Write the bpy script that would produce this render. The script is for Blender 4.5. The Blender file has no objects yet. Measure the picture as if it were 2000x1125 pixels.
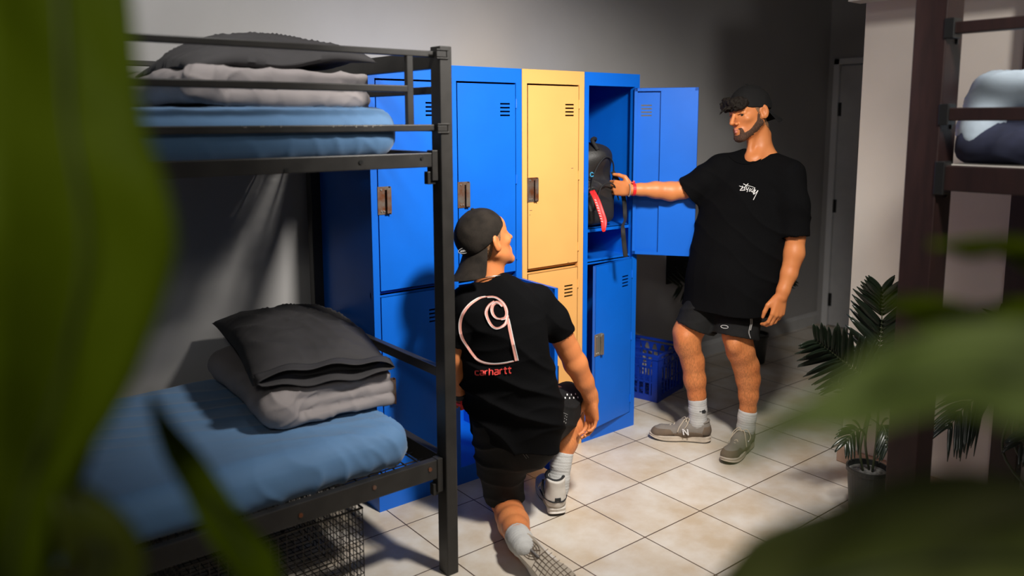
import bpy, bmesh, math, random
import numpy as np
from mathutils import Vector, Matrix, Euler
from mathutils.bvhtree import BVHTree
random.seed(7); rng=np.random.default_rng(7)
scn=bpy.context.scene; COL=scn.collection
A3=lambda *a: np.array(a,float)
# ------------------------------------------------------------------ camera
YAW,PITCH,ROLL=-0.67713501,0.13825704,-0.00256113
CAM=A3(-2.5314,-2.2907,1.598); FPX=1565.094; PPX,PPY=1012.042,451.837
cy,sy=math.cos(YAW),math.sin(YAW)
_f=A3(-sy*math.cos(PITCH),cy*math.cos(PITCH),-math.sin(PITCH)); _r=A3(cy,sy,0); _u=np.cross(_r,_f)
R_=math.cos(ROLL)*_r+math.sin(ROLL)*_u; U_=-math.sin(ROLL)*_r+math.cos(ROLL)*_u; F_=_f
def W(x,y,d): return CAM+d*((x-PPX)/FPX*R_-(y-PPY)/FPX*U_+F_)
cd=bpy.data.cameras.new('camera'); cam=bpy.data.objects.new('camera',cd); COL.objects.link(cam)
cam.matrix_world=Matrix(((R_[0],U_[0],-F_[0],CAM[0]),(R_[1],U_[1],-F_[1],CAM[1]),(R_[2],U_[2],-F_[2],CAM[2]),(0,0,0,1)))
cd.sensor_width=36; cd.lens=FPX/2000*36; cd.shift_x=(1000-PPX)/2000; cd.shift_y=-(562.5-PPY)/2000
cd.clip_start=.02; cd.dof.use_dof=True; cd.dof.focus_distance=3.45; cd.dof.aperture_fstop=1.6
scn.camera=cam
# ------------------------------------------------------------------ world, light, exposure
w=bpy.data.worlds.new('world'); scn.world=w; w.use_nodes=True
w.node_tree.nodes['Background'].inputs[0].default_value=(.75,.8,.9,1); w.node_tree.nodes['Background'].inputs[1].default_value=.035
vs=scn.view_settings; vs.view_transform='Standard'; vs.look='None'; vs.gamma=1; vs.use_curve_mapping=False; vs.exposure=.0
def lamp(name,kind,loc,tgt,power,color,size=.3,**kw):
    l=bpy.data.lights.new(name,kind); l.energy=power; l.color=color
    if kind=='AREA': l.shape='DISK'; l.size=size
    else: l.shadow_soft_size=size
    for k,v in kw.items(): setattr(l,k,v)
    o=bpy.data.objects.new(name,l); COL.objects.link(o); o.location=loc
    o.rotation_euler=(Vector(tgt)-Vector(loc)).to_track_quat('-Z','Y').to_euler(); return o
lamp('ceiling_spot_key','SPOT',(-.72,-1.27,2.47),(-.22,.50,.7),350,(1,.95,.88),.12,spot_size=math.radians(94),spot_blend=1)
lamp('ceiling_spot_left','SPOT',(-1.75,-.55,2.62),(-1.45,1.0,2.0),85,(1,.97,.92),.12,spot_size=math.radians(105),spot_blend=.9)
lamp('leaf_fill_rear','AREA',(-3.15,-2.75,2.6),(-2.3,-2.0,1.3),15,(1,.97,.9),.5)  # unseen fill light added behind the camera to brighten the near leaves
lamp('ceiling_spot_right','SPOT',(-.6,-2.2,2.6),(.75,-.7,1.1),110,(1,.96,.9),.14,spot_size=math.radians(78),spot_blend=.8)
# ------------------------------------------------------------------ materials
MATS={}
def mat(name,col,rough=.6,metal=0,var=0,vscale=8,bump=0,bscale=60,spec=.5,col2=None,coat=0,trans=0,sheen=0,stretch=None):
    if name in MATS: return MATS[name]
    m=bpy.data.materials.new(name); m.use_nodes=True; nt=m.node_tree; N=nt.nodes; L=nt.links
    b=N['Principled BSDF']; b.inputs['Base Color'].default_value=(*col,1); b.inputs['Roughness'].default_value=rough
    b.inputs['Metallic'].default_value=metal; b.inputs['Specular IOR Level'].default_value=spec
    b.inputs['Coat Weight'].default_value=coat; b.inputs['Sheen Weight'].default_value=sheen
    tc=N.new('ShaderNodeTexCoord')
    vec=tc.outputs['Object']
    if stretch:
        mp=N.new('ShaderNodeMapping'); mp.inputs['Scale'].default_value=stretch; L.new(vec,mp.inputs[0]); vec=mp.outputs[0]
    if var or col2:
        n=N.new('ShaderNodeTexNoise'); n.inputs['Scale'].default_value=vscale; n.inputs['Detail'].default_value=5; L.new(vec,n.inputs['Vector'])
        cr=N.new('ShaderNodeValToRGB'); c2=col2 or tuple(c*(1-var) for c in col)
        cr.color_ramp.elements[0].position=.35; cr.color_ramp.elements[1].position=.65
        cr.color_ramp.elements[0].color=(*c2,1); cr.color_ramp.elements[1].color=(*col,1)
        L.new(n.outputs['Fac'],cr.inputs[0]); L.new(cr.outputs[0],b.inputs['Base Color'])
    if bump:
        n2=N.new('ShaderNodeTexNoise'); n2.inputs['Scale'].default_value=bscale; n2.inputs['Detail'].default_value=4; L.new(vec,n2.inputs['Vector'])
        bp=N.new('ShaderNodeBump'); bp.inputs['Strength'].default_value=bump; bp.inputs['Distance'].default_value=.003
        L.new(n2.outputs['Fac'],bp.inputs['Height']); L.new(bp.outputs[0],b.inputs['Normal'])
    if trans:
        t=N.new('ShaderNodeBsdfTranslucent'); t.inputs[0].default_value=(*[min(1,c*1.6) for c in col],1)
        mx=N.new('ShaderNodeMixShader'); mx.inputs[0].default_value=trans
        L.new(b.outputs[0],mx.inputs[1]); L.new(t.outputs[0],mx.inputs[2]); L.new(mx.outputs[0],N['Material Output'].inputs[0])
    MATS[name]=m; return m
M_WALL=mat('wall_paint',(.40,.39,.385),.75,var=.06,vscale=3,bump=.15,bscale=40)
M_BEIGE=mat('beige_wall_paint',(.60,.54,.48),.8,var=.05,vscale=4,bump=.2,bscale=30)
M_DOOR=mat('door_paint',(.75,.75,.76),.5,var=.05)
M_WHITE=mat('white_plastic',(.75,.73,.68),.4)
M_TRIM=mat('skirting_paint',(.58,.58,.58),.5,var=.1)
M_CEIL=mat('ceiling_paint',(.7,.69,.66),.8)
M_BLUE=mat('blue_enamel',(.001,.135,.68),.42,var=.12,vscale=3,bump=.04,bscale=25)
M_YEL=mat('yellow_enamel',(.82,.42,.125),.42,var=.08,vscale=3,bump=.04,bscale=25)
M_HASP=mat('hasp_steel',(.22,.19,.16),.45,metal=.6,col2=(.20,.07,.03),vscale=25)
M_SCREW=mat('screw_steel',(.6,.58,.52),.35,metal=.9)
M_BLACK=mat('black_bed_steel',(.024,.022,.020),.42,var=.35,vscale=14,bump=.06,bscale=90)
M_BROWN=mat('brown_bed_timber',(.022,.0075,.0065),.5,var=.35,vscale=9,bump=.1,stretch=(6,6,1))
M_BRACK=mat('black_bracket',(.01,.01,.01),.4)
M_SHEET=mat('blue_sheet',(.090,.200,.375),.75,var=.1,vscale=5,bump=.12,bscale=300,sheen=.2)
M_CHAR=mat('charcoal_cotton',(.030,.028,.030),.85,var=.2,vscale=6,bump=.15,bscale=300)
M_GREY=mat('grey_cotton',(.25,.225,.225),.85,var=.12,vscale=6,bump=.15,bscale=300)
M_WIRE=mat('basket_wire',(.03,.025,.02),.4,metal=.5)
M_CRATE=mat('crate_plastic',(.008,.045,.42),.35,var=.1)
M_SHIRT=mat('black_cotton',(.0038,.0038,.0042),.9,var=.2,vscale=4,bump=.2,bscale=200,spec=.06)
M_SHORT=mat('black_twill',(.008,.0078,.0078),.85,var=.3,vscale=30,bump=.4,bscale=260,spec=.25)
M_CAP=mat('black_cap_cloth',(.010,.0095,.0095),.9,var=.2,bump=.3,bscale=300,spec=.2)
M_CAPB=mat('worn_black_cap_cloth',(.022,.017,.013),.9,var=.5,vscale=25,bump=.3,bscale=300,spec=.2)
M_HAIR=mat('dark_hair',(.010,.007,.005),.8,spec=.2,bump=.6,bscale=90)
M_HAIRB=mat('short_brown_hair',(.11,.055,.025),.7,col2=(.30,.15,.07),vscale=260,bump=.4,bscale=300)
M_BEARD=mat('beard_hair',(.10,.042,.018),.8,col2=(.035,.016,.008),vscale=220,bump=.8,bscale=320)
M_LIP=mat('lip_skin',(.50,.16,.11),.45)
M_EYEW=mat('eye_white',(.42,.38,.34),.3); M_IRIS=mat('eye_iris',(.03,.02,.012),.15)
M_SOCK=mat('white_sock',(.50,.495,.48),.9,var=.1,vscale=30,bump=.4,bscale=250)
M_SUEDE=mat('grey_brown_suede',(.15,.105,.07),.85,col2=(.10,.075,.055),vscale=14,bump=.3,bscale=200)
M_MESHF=mat('shoe_mesh_cloth',(.20,.175,.15),.85,bump=.4,bscale=300)
M_SOLE=mat('cream_shoe_sole',(.55,.47,.38),.6,var=.2,vscale=30)
M_SOLEB=mat('black_outsole',(.02,.018,.015),.6)
M_LACE=mat('shoe_lace',(.50,.42,.32),.8)
M_LEATH=mat('white_shoe_leather',(.58,.54,.49),.5,var=.1,vscale=20)
M_LINER=mat('black_shoe_liner',(.012,.012,.013),.8)
M_TREAD=mat('worn_tread_rubber',(.40,.34,.27),.6,var=.15,vscale=18)
M_RED=mat('red_ribbon',(.75,.012,.012),.5)
M_PRINTW=mat('white_print',(.75,.73,.72),.6); M_PRINTR=mat('red_print',(.80,.06,.05),.6); M_PRINTP=mat('pink_print',(.70,.32,.26),.6)
M_STITCH=mat('pale_stitch',(.30,.29,.28),.8)
M_PACK=mat('black_pack_nylon',(.020,.018,.017),.55,var=.3,vscale=10,bump=.3,bscale=150)
M_WEB=mat('black_webbing',(.008,.008,.009),.8); M_CYAN=mat('cyan_mark',(.02,.25,.45),.5)
M_PALM=mat('dark_palm_leaf',(.011,.018,.010),.28,var=.3,vscale=12,spec=.6)
M_STEM=mat('palm_stem',(.045,.055,.025),.5); M_POT=mat('black_pot',(.012,.014,.013),.4)
M_GRAV=mat('grey_gravel',(.16,.16,.15),.9,col2=(.04,.04,.035),vscale=60,bump=1,bscale=90)
M_LEAF=mat('broad_leaf',(.130,.185,.001),.65,col2=(.06,.09,.0005),vscale=5,trans=.35,spec=.12)
M_LEAFG=mat('gloss_tinted_leaf',(.26,.32,.11),.42,col2=(.12,.17,.03),vscale=7,trans=.25,spec=.6)  # base colour lightened to stand in for the leaf's glossy highlight
M_LEAFO=mat('olive_leaf',(.15,.17,.045),.42,col2=(.06,.085,.004),vscale=6,trans=.2,spec=.6)
M_LEAFB=mat('glossy_leaf',(.065,.080,.002),.45,col2=(.035,.045,.001),vscale=5,trans=.2,spec=.35)
M_SILV=mat('silver_chain',(.6,.58,.55),.3,metal=1)
M_BONE=mat('folded_blanket',(.50,.60,.70),.8,var=.1,bump=.2,bscale=120); M_NAVY=mat('navy_blanket',(.03,.035,.075),.8,var=.3,vscale=20)
M_TILEB=mat('peach_wall_base',(.45,.30,.22),.6,var=.1)
M_PIC=mat('black_panel',(.004,.004,.004),.4)
def skin_mat(name,c,hair):
    m=mat(name,c,.47,bump=.12,bscale=180,spec=.4); nt=m.node_tree; N=nt.nodes; L=nt.links; b=N['Principled BSDF']
    tc=N.new('ShaderNodeTexCoord'); n=N.new('ShaderNodeTexNoise'); n.inputs['Scale'].default_value=9; n.inputs['Detail'].default_value=3; L.new(tc.outputs['Object'],n.inputs['Vector'])
    r=N.new('ShaderNodeValToRGB'); r.color_ramp.elements[0].position=.3; r.color_ramp.elements[1].position=.7
    r.color_ramp.elements[0].color=(c[0]*.92,c[1]*.80,c[2]*.75,1); r.color_ramp.elements[1].color=(*c,1); L.new(n.outputs['Fac'],r.inputs[0])
    # leg hair: fine vertical streaks, only below the shorts (object z), a property of the skin
    mp=N.new('ShaderNodeMapping'); mp.inputs['Scale'].default_value=(300,300,60); L.new(tc.outputs['Object'],mp.inputs[0])
    n2=N.new('ShaderNodeTexNoise'); n2.inputs['Scale'].default_value=1; n2.inputs['Detail'].default_value=2; L.new(mp.outputs[0],n2.inputs['Vector'])
    r2=N.new('ShaderNodeValToRGB'); r2.color_ramp.elements[0].position=.42; r2.color_ramp.elements[1].position=.54
    r2.color_ramp.elements[0].color=(hair,hair,hair,1); r2.color_ramp.elements[1].color=(0,0,0,1); L.new(n2.outputs['Fac'],r2.inputs[0])
    sx=N.new('ShaderNodeSeparateXYZ'); L.new(tc.outputs['Object'],sx.inputs[0])
    mr=N.new('ShaderNodeMapRange'); mr.inputs[1].default_value=.62; mr.inputs[2].default_value=.50; mr.inputs[3].default_value=0; mr.inputs[4].default_value=1; L.new(sx.outputs[2],mr.inputs[0])
    mu=N.new('ShaderNodeMath'); mu.operation='MULTIPLY'; L.new(r2.outputs[0],mu.inputs[0]); L.new(mr.outputs[0],mu.inputs[1])
    mx=N.new('ShaderNodeMix'); mx.data_type='RGBA'; L.new(mu.outputs[0],mx.inputs[0]); L.new(r.outputs[0],mx.inputs[6]); mx.inputs[7].default_value=(.10,.035,.012,1)
    L.new(mx.outputs[2],b.inputs['Base Color']); b.inputs['Subsurface Weight'].default_value=.08; b.inputs['Subsurface Radius'].default_value=(.02,.008,.004); b.inputs['Subsurface Scale'].default_value=.3
    return m
M_SKIN=skin_mat('tanned_skin',(.62,.225,.075),.34); M_SKIN2=skin_mat('tanned_skin_kneeling',(.64,.235,.082),.16)
def floor_mat():
    m=bpy.data.materials.new('floor_tiles'); m.use_nodes=True; nt=m.node_tree; N=nt.nodes; L=nt.links; b=N['Principled BSDF']
    tc=N.new('ShaderNodeTexCoord'); br=N.new('ShaderNodeTexBrick'); L.new(tc.outputs['Object'],br.inputs['Vector'])
    br.offset=0; br.squash=1
    for k,v in (('Scale',1),('Brick Width',1/3),('Row Height',1/3),('Mortar Size',.0028),('Mortar Smooth',.25),('Bias',0)): br.inputs[k].default_value=v
    br.inputs['Color1'].default_value=(.70,.655,.585,1); br.inputs['Color2'].default_value=(.64,.60,.54,1); br.inputs['Mortar'].default_value=(.085,.055,.035,1)
    n=N.new('ShaderNodeTexNoise'); n.inputs['Scale'].default_value=4; n.inputs['Detail'].default_value=8; n.inputs['Roughness'].default_value=.6; L.new(tc.outputs['Object'],n.inputs['Vector'])
    r=N.new('ShaderNodeValToRGB'); r.color_ramp.elements[0].position=.36; r.color_ramp.elements[1].position=.62
    r.color_ramp.elements[0].color=(.80,.70,.57,1); r.color_ramp.elements[1].color=(1,1,1,1); L.new(n.outputs['Fac'],r.inputs[0])
    mx=N.new('ShaderNodeMix'); mx.data_type='RGBA'; mx.blend_type='MULTIPLY'; mx.inputs[0].default_value=1; L.new(br.outputs['Color'],mx.inputs[6]); L.new(r.outputs[0],mx.inputs[7])
    L.new(mx.outputs[2],b.inputs['Base Color']); b.inputs['Roughness'].default_value=.38
    bp=N.new('ShaderNodeBump'); bp.inputs['Strength'].default_value=.5; bp.inputs['Distance'].default_value=.002; bp.invert=True; L.new(br.outputs['Fac'],bp.inputs['Height']); L.new(bp.outputs[0],b.inputs['Normal'])
    return m
M_FLOOR=floor_mat()
# ------------------------------------------------------------------ object helpers
def tag(o,label=None,cat=None,group=None,kind=None):
    if label: o['label']=label
    if cat: o['category']=cat
    if group: o['group']=group
    if kind: o['kind']=kind
    return o
def link(name,me,m,parent=None):
    o=bpy.data.objects.new(name,me); COL.objects.link(o)
    if m: me.materials.append(m)
    if parent is not None:
        bpy.context.view_layer.update()
        o.parent=parent; o.matrix_parent_inverse=parent.matrix_world.inverted()
    return o
def empty(name,loc=(0,0,0),rz=0):
    o=bpy.data.objects.new(name,None); COL.objects.link(o); o.location=loc; o.rotation_euler=(0,0,rz); o.empty_display_size=.1
    bpy.context.view_layer.update(); return o
class MB:
    def __init__(s): s.v=[]; s.f=[]
    def add(s,v,f):
        n=len(s.v); s.v+= [tuple(map(float,p)) for p in v]; s.f+=[tuple(n+i for i in q) for q in f]; return s
    def box(s,lo,hi,M=None):
        P=[A3(x,y,z) for x in (lo[0],hi[0]) for y in (lo[1],hi[1]) for z in (lo[2],hi[2])]
        if M is not None: P=[A3(*(M@Vector(p))) for p in P]
        return s.add(P,[(0,1,3,2),(4,6,7,5),(0,4,5,1),(2,3,7,6),(0,2,6,4),(1,5,7,3)])
    def tube(s,pts,r,n=8,closed=False,flat=None):
        pts=[A3(*p) for p in pts]; m=len(pts); rr=r if hasattr(r,'__len__') else [r]*m
        up=None; rings=[]
        for i in range(m):
            a=pts[i-1] if (i>0 or closed) else pts[i]; b=pts[(i+1)%m] if (i<m-1 or closed) else pts[i]
            t=b-a; t=t/(np.linalg.norm(t)+1e-12)
            if up is None: up=A3(0,0,1) if abs(t[2])<.9 else A3(1,0,0)
            if flat is not None: up=A3(*flat)
            x=np.cross(up,t); x/= (np.linalg.norm(x)+1e-12); y=np.cross(t,x); 
            if flat is None: up=y
            fy=1 if flat is None else FLATR
            rings.append([pts[i]+rr[i]*(math.cos(q)*x+math.sin(q)*y*fy) for q in [2*math.pi*k/n for k in range(n)]])
        V=[p for g in rings for p in g]; F=[]
        for i in range(m if closed else m-1):
            j=(i+1)%m
            for k in range(n): F.append((i*n+k,i*n+(k+1)%n,j*n+(k+1)%n,j*n+k))
        if not closed: F.append(tuple(range(n))[::-1]); F.append(tuple((m-1)*n+k for k in range(n)))
        return s.add(V,F)
    def cyl(s,a,b,r,n=16): return s.tube([a,b],r,n)
    def lathe(s,prof,c,n=28):
        V=[];F=[];m=len(prof)
        for (r,z) in prof:
            for k in range(n): q=2*math.pi*k/n; V.append((c[0]+r*math.cos(q),c[1]+r*math.sin(q),c[2]+z))
        for i in range(m-1):
            for k in range(n): F.append((i*n+k,i*n+(k+1)%n,(i+1)*n+(k+1)%n,(i+1)*n+k))
        return s.add(V,F)
    def build(s,name,m,parent=None,bevel=0,smooth=False,sub=0,solid=0):
        me=bpy.data.meshes.new(name); me.from_pydata(s.v,[],s.f); me.update()
        o=link(name,me,m,parent)
        bm=bmesh.new(); bm.from_mesh(me); bmesh.ops.recalc_face_normals(bm,faces=bm.faces); bm.to_mesh(me); bm.free()
        if solid: x=o.modifiers.new('s','SOLIDIFY'); x.thickness=solid; x.offset=0
        if bevel: x=o.modifiers.new('b','BEVEL'); x.width=bevel; x.segments=2; x.limit_method='ANGLE'
        if sub: x=o.modifiers.new('d','SUBSURF'); x.levels=sub; x.render_levels=sub
        if smooth:
            for p in me.polygons: p.use_smooth=True
        return o
FLATR=.2
def frameM(o,x,y,z):
    return Matrix(((x[0],y[0],z[0],o[0]),(x[1],y[1],z[1],o[1]),(x[2],y[2],z[2],o[2]),(0,0,0,1)))
def nrm(v): v=np.asarray(v,float); return v/np.linalg.norm(v)
# ------------------------------------------------------------------ signed-distance sculpting (smooth unions, then one surface)
class SDF:
    def __init__(s,lo,hi,h):
        s.lo=np.array(lo,float); s.h=h; s.n=np.ceil((np.array(hi,float)-s.lo)/h).astype(int)+1
        s.D=np.full(s.n,.3,np.float32); s.cuts=[]
        s.ax=[(s.lo[i]+h*np.arange(s.n[i])).astype(np.float32) for i in range(3)]
    def reg(s,lo,hi):
        a=np.clip(np.floor((np.array(lo)-s.lo)/s.h).astype(int),0,s.n-1); b=np.clip(np.ceil((np.array(hi)-s.lo)/s.h).astype(int)+1,1,s.n)
        sl=tuple(slice(a[i],b[i]) for i in range(3))
        return sl,s.ax[0][sl[0]][:,None,None],s.ax[1][sl[1]][None,:,None],s.ax[2][sl[2]][None,None,:]
    def comb(s,sl,d,k,mode):
        a=s.D[sl]
        if mode=='u':
            if k>0: h=np.maximum(k-np.abs(a-d),0); r=np.minimum(a,d)-h*h/(4*k)
            else: r=np.minimum(a,d)
        elif mode=='s':
            d=-d; 
            if k>0: h=np.maximum(k-np.abs(a-d),0); r=np.maximum(a,d)+h*h/(4*k)
            else: r=np.maximum(a,d)
        s.D[sl]=r
    def cone(s,a,b,ra,rb,k=.02,n=None,f=1.,mode='u',cap=0):
        a=np.array(a,float); b=np.array(b,float); pad=max(ra,rb)*max(1,f)+k+3*s.h
        sl,X,Y,Z=s.reg(np.minimum(a,b)-pad,np.maximum(a,b)+pad)
        if 0 in s.D[sl].shape: return s
        ab=b-a; L2=float(ab@ab)+1e-12
        t0=((X-a[0])*ab[0]+(Y-a[1])*ab[1]+(Z-a[2])*ab[2])/L2; t=np.clip(t0,0,1)
        qx=X-a[0]-t*ab[0]; qy=Y-a[1]-t*ab[1]; qz=Z-a[2]-t*ab[2]
        l=np.sqrt(qx*qx+qy*qy+qz*qz)
        r=ra+t*(rb-ra)
        if n is not None and f!=1:
            n=nrm(n); c=(qx*n[0]+qy*n[1]+qz*n[2]); l2=np.sqrt(np.maximum(l*l-c*c+(c/f)**2,1e-12))
            d=(l2-r)*(l+1e-6)/(l2+1e-6)
        else: d=l-r
        if cap:
            Ln=math.sqrt(L2)
            if cap in (1,3): d=np.maximum(d,(t0-1)*Ln); s.cuts.append((b.copy(),ab/Ln,rb*1.6))
            if cap in (2,3): d=np.maximum(d,-t0*Ln); s.cuts.append((a.copy(),-ab/Ln,ra*1.6))
        s.comb(sl,d.astype(np.float32),k,mode); return s
    def chain(s,P,k=.02,n=None,f=1.,capend=0,mode='u'):
        for i in range(len(P)-1):
            c=0
            if i==len(P)-2 and capend&1: c|=1
            if i==0 and capend&2: c|=2
            nn=n[i] if isinstance(n,list) else n; ff=f[i] if isinstance(f,list) else f
            s.cone(P[i][:3],P[i+1][:3],P[i][3],P[i+1][3],k,nn,ff,mode,c)
        return s
    def ell(s,c,r,fr=None,k=.01,mode='u'):
        c=np.array(c,float); r=np.array(r,float); pad=r.max()+k+3*s.h
        sl,X,Y,Z=s.reg(c-pad,c+pad)
        if 0 in s.D[sl].shape: return s
        fr=np.eye(3) if fr is None else fr
        l=[((X-c[0])*fr[i][0]+(Y-c[1])*fr[i][1]+(Z-c[2])*fr[i][2]) for i in range(3)]
        k0=np.sqrt(sum((l[i]/r[i])**2 for i in range(3)))+1e-9; k1=np.sqrt(sum((l[i]/r[i]**2)**2 for i in range(3)))+1e-9
        s.comb(sl,(k0*(k0-1)/k1).astype(np.float32),k,mode); return s
    def rbox(s,c,hs,rad,fr=None,k=.01,mode='u'):
        c=np.array(c,float); pad=np.linalg.norm(hs)+k+3*s.h
        sl,X,Y,Z=s.reg(c-pad,c+pad); fr=np.eye(3) if fr is None else fr
        q=[np.abs((X-c[0])*fr[i][0]+(Y-c[1])*fr[i][1]+(Z-c[2])*fr[i][2])-(hs[i]-rad) for i in range(3)]
        d=np.sqrt(sum(np.maximum(v,0)**2 for v in q))+np.minimum(np.maximum(np.maximum(q[0],q[1]),q[2]),0)-rad
        s.comb(sl,d.astype(np.float32),k,mode); return s
    def plane(s,p,n,R=None,k=0,opening=True):
        p=np.array(p,float); n=nrm(n)
        R=R or 5
        sl,X,Y,Z=s.reg(p-R,p+R); d=(X-p[0])*n[0]+(Y-p[1])*n[1]+(Z-p[2])*n[2]
        s.comb(sl,(-d).astype(np.float32)+np.zeros(s.D[sl].shape,np.float32),k,'s')
        if opening: s.cuts.append((p,n,R))
        return s
    def surface(s,smooth=2):
        D=s.D; ins=D<0; n=np.array(D.shape)
        cnt=np.zeros(n-1,np.uint8)
        for dx in (0,1):
            for dy in (0,1):
                for dz in (0,1): cnt+=ins[dx:n[0]-1+dx,dy:n[1]-1+dy,dz:n[2]-1+dz]
        act=(cnt>0)&(cnt<8); I=np.argwhere(act); idx=np.full(act.shape,-1,np.int64); idx[act]=np.arange(len(I))
        acc=np.zeros((len(I),3)); num=np.zeros(len(I))
        C=[np.array(c) for c in ((0,0,0),(1,0,0),(0,1,0),(1,1,0),(0,0,1),(1,0,1),(0,1,1),(1,1,1))]
        for i in range(8):
            for j in range(i+1,8):
                if np.abs(C[i]-C[j]).sum()!=1: continue
                a=D[tuple((I+C[i]).T)]; b=D[tuple((I+C[j]).T)]; m=(a<0)!=(b<0); t=np.where(m,a/(a-b+1e-20),0)
                acc+=np.where(m[:,None],C[i]+t[:,None]*(C[j]-C[i]),0); num+=m
        V=s.lo+(I+acc/num[:,None])*s.h
        Q=[]
        for ax in range(3):
            u,v=(ax+1)%3,(ax+2)%3
            a=ins; sl0=[slice(None)]*3; sl1=[slice(None)]*3; sl0[ax]=slice(0,-1); sl1[ax]=slice(1,None)
            ch=a[tuple(sl0)]!=a[tuple(sl1)]; E=np.argwhere(ch)
            E=E[(E[:,u]>0)&(E[:,v]>0)&(E[:,u]<n[u]-1)&(E[:,v]<n[v]-1)]
            eu=np.zeros(3,int); eu[u]=1; ev=np.zeros(3,int); ev[v]=1
            q=np.stack([idx[tuple((E-eu-ev).T)],idx[tuple((E-ev).T)],idx[tuple(E.T)],idx[tuple((E-eu).T)]],1)
            fl=~ins[tuple(E.T)]; q[fl]=q[fl][:,::-1]; Q.append(q)
        Q=np.concatenate(Q)
        keep=np.ones(len(Q),bool)
        V=lap(V,Q,smooth)
        return V,Q
def lap(V,Q,it,w=.5):
    a=Q.ravel(); b=np.roll(Q,-1,1).ravel(); N=len(V); deg=np.bincount(a,minlength=N)+np.bincount(b,minlength=N)
    for _ in range(it):
        S=np.stack([np.bincount(a,V[b,i],N)+np.bincount(b,V[a,i],N) for i in range(3)],1)
        V=V+w*(S/np.maximum(deg,1)[:,None]-V)
    return V
def vnormals(V,Q):
    n=np.cross(V[Q[:,2]]-V[Q[:,0]],V[Q[:,3]]-V[Q[:,1]]); out=np.zeros_like(V)
    for c in range(4):
        for i in range(3): out[:,i]+=np.bincount(Q[:,c],n[:,i],len(V))
    return out/(np.linalg.norm(out,axis=1)[:,None]+1e-12)
def vn(P,seed=0):      # smooth value noise in -1..1
    P=np.asarray(P)+seed*17.31; i=np.floor(P).astype(int); f=P-i; f=f*f*(3-2*f); out=0
    for dx in (0,1):
        for dy in (0,1):
            for dz in (0,1):
                h=np.sin((i[:,0]+dx)*127.1+(i[:,1]+dy)*311.7+(i[:,2]+dz)*74.7+seed)*43758.5453; h=h-np.floor(h)
                out=out+h*np.where(dx,f[:,0],1-f[:,0])*np.where(dy,f[:,1],1-f[:,1])*np.where(dz,f[:,2],1-f[:,2])
    return out*2-1
def ridges(P,d1,fr,seed,warp=.9,scale=4.): # cloth folds: ridge lines roughly perpendicular to d1
    ph=P@nrm(d1)*fr+warp*2.2*vn(P*scale,seed)+.7*vn(P*scale*2.3,seed+3)
    return (1-np.abs(np.sin(ph)))**2*np.clip(.45+.8*vn(P*scale*.8,seed+5),0,1)
def sculpt(sdf,name,m,parent=None,smooth=2,disp=None,opening=False,thick=0):
    V,Q=sdf.surface(smooth)
    if opening:
        c=V[Q].mean(1); nn=np.cross(V[Q[:,2]]-V[Q[:,0]],V[Q[:,3]]-V[Q[:,1]]); nn/=np.linalg.norm(nn,axis=1)[:,None]+1e-12
        kill=np.zeros(len(Q),bool)
        for p,n,R in sdf.cuts:
            kill|=(np.abs((c-p)@n)<1.3*sdf.h)&((nn@n)>.72)&(np.linalg.norm(c-p,axis=1)<R)
        Q=Q[~kill]
        u=np.unique(Q); mp=np.full(len(V),-1); mp[u]=np.arange(len(u)); V=V[u]; Q=mp[Q]
    if disp is not None: V=V+vnormals(V,Q)*disp(V)[:,None]
    me=bpy.data.meshes.new(name); me.vertices.add(len(V)); me.vertices.foreach_set('co',V.astype(np.float32).ravel())
    me.loops.add(Q.size); me.loops.foreach_set('vertex_index',Q.astype(np.int32).ravel())
    me.polygons.add(len(Q)); me.polygons.foreach_set('loop_start',np.arange(0,Q.size,4,dtype=np.int32)); me.polygons.foreach_set('loop_total',np.full(len(Q),4,np.int32))
    me.polygons.foreach_set('use_smooth',np.ones(len(Q),bool)); me.update(calc_edges=True); me.validate()
    o=link(name,me,m,parent)
    if thick: x=o.modifiers.new('s','SOLIDIFY'); x.thickness=thick; x.offset=-1
    SURF[o.name]=(V,Q)
    return o
SURF={}
# ================================================================== THE SETTING
def slab(name,lo,hi,m,kind='structure',bevel=0):
    return tag(MB().box(lo,hi).build(name,m,bevel=bevel),kind=kind)
BX=.905   # room-side face of the beige wall
slab('floor',(-3.7,-3.6,-.05),(3.4,1.15,0),M_FLOOR)
slab('ceiling',(-3.7,-3.6,2.7),(3.4,1.15,2.76),M_CEIL)
slab('wall_back',(-3.7,1.045,0),(3.3,1.15,2.7),M_WALL)
slab('wall_left',(-3.8,-3.6,0),(-3.7,1.15,2.7),M_WALL)
slab('wall_right',(BX,-3.6,0),(BX+.13,-.44,2.7),M_BEIGE,bevel=.004)
# wall with the door
mb=MB().box((3.17,.992,0),(3.3,1.045,2.7)).box((3.17,.14,2.0),(3.3,.992,2.7)).box((3.17,-1.2,0),(3.3,.14,2.7))
tag(mb.build('wall_recess',M_WALL),kind='structure')
slab('wall_passage',(BX+.13,-1.3,0),(3.3,-1.2,2.7),M_WALL)
def baseboard(name,lo,hi,axis,sgn):
    mb=MB(); prof=[(0,0),(.014,0),(.014,.075),(.009,.085),(.006,.098),(0,.1)]
    V=[];
    for e in (0,1):
        for d,z in prof:
            p=[0,0,z]; p[axis]=(lo,hi)[e][0] if axis==0 else (lo,hi)[e][1]; o=1-axis; p[o]=((lo,hi)[e][1] if axis==0 else (lo,hi)[e][0])+sgn*d; V.append(p)
    n=len(prof); mb.add(V,[(i,(i+1)%n,n+(i+1)%n,n+i) for i in range(n)]+[tuple(range(n)),tuple(range(n,2*n))])
    return tag(mb.build(name,M_TRIM),kind='structure')
baseboard('baseboard_back',(-3.7,1.045),(3.17,1.045),0,-1)
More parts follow.
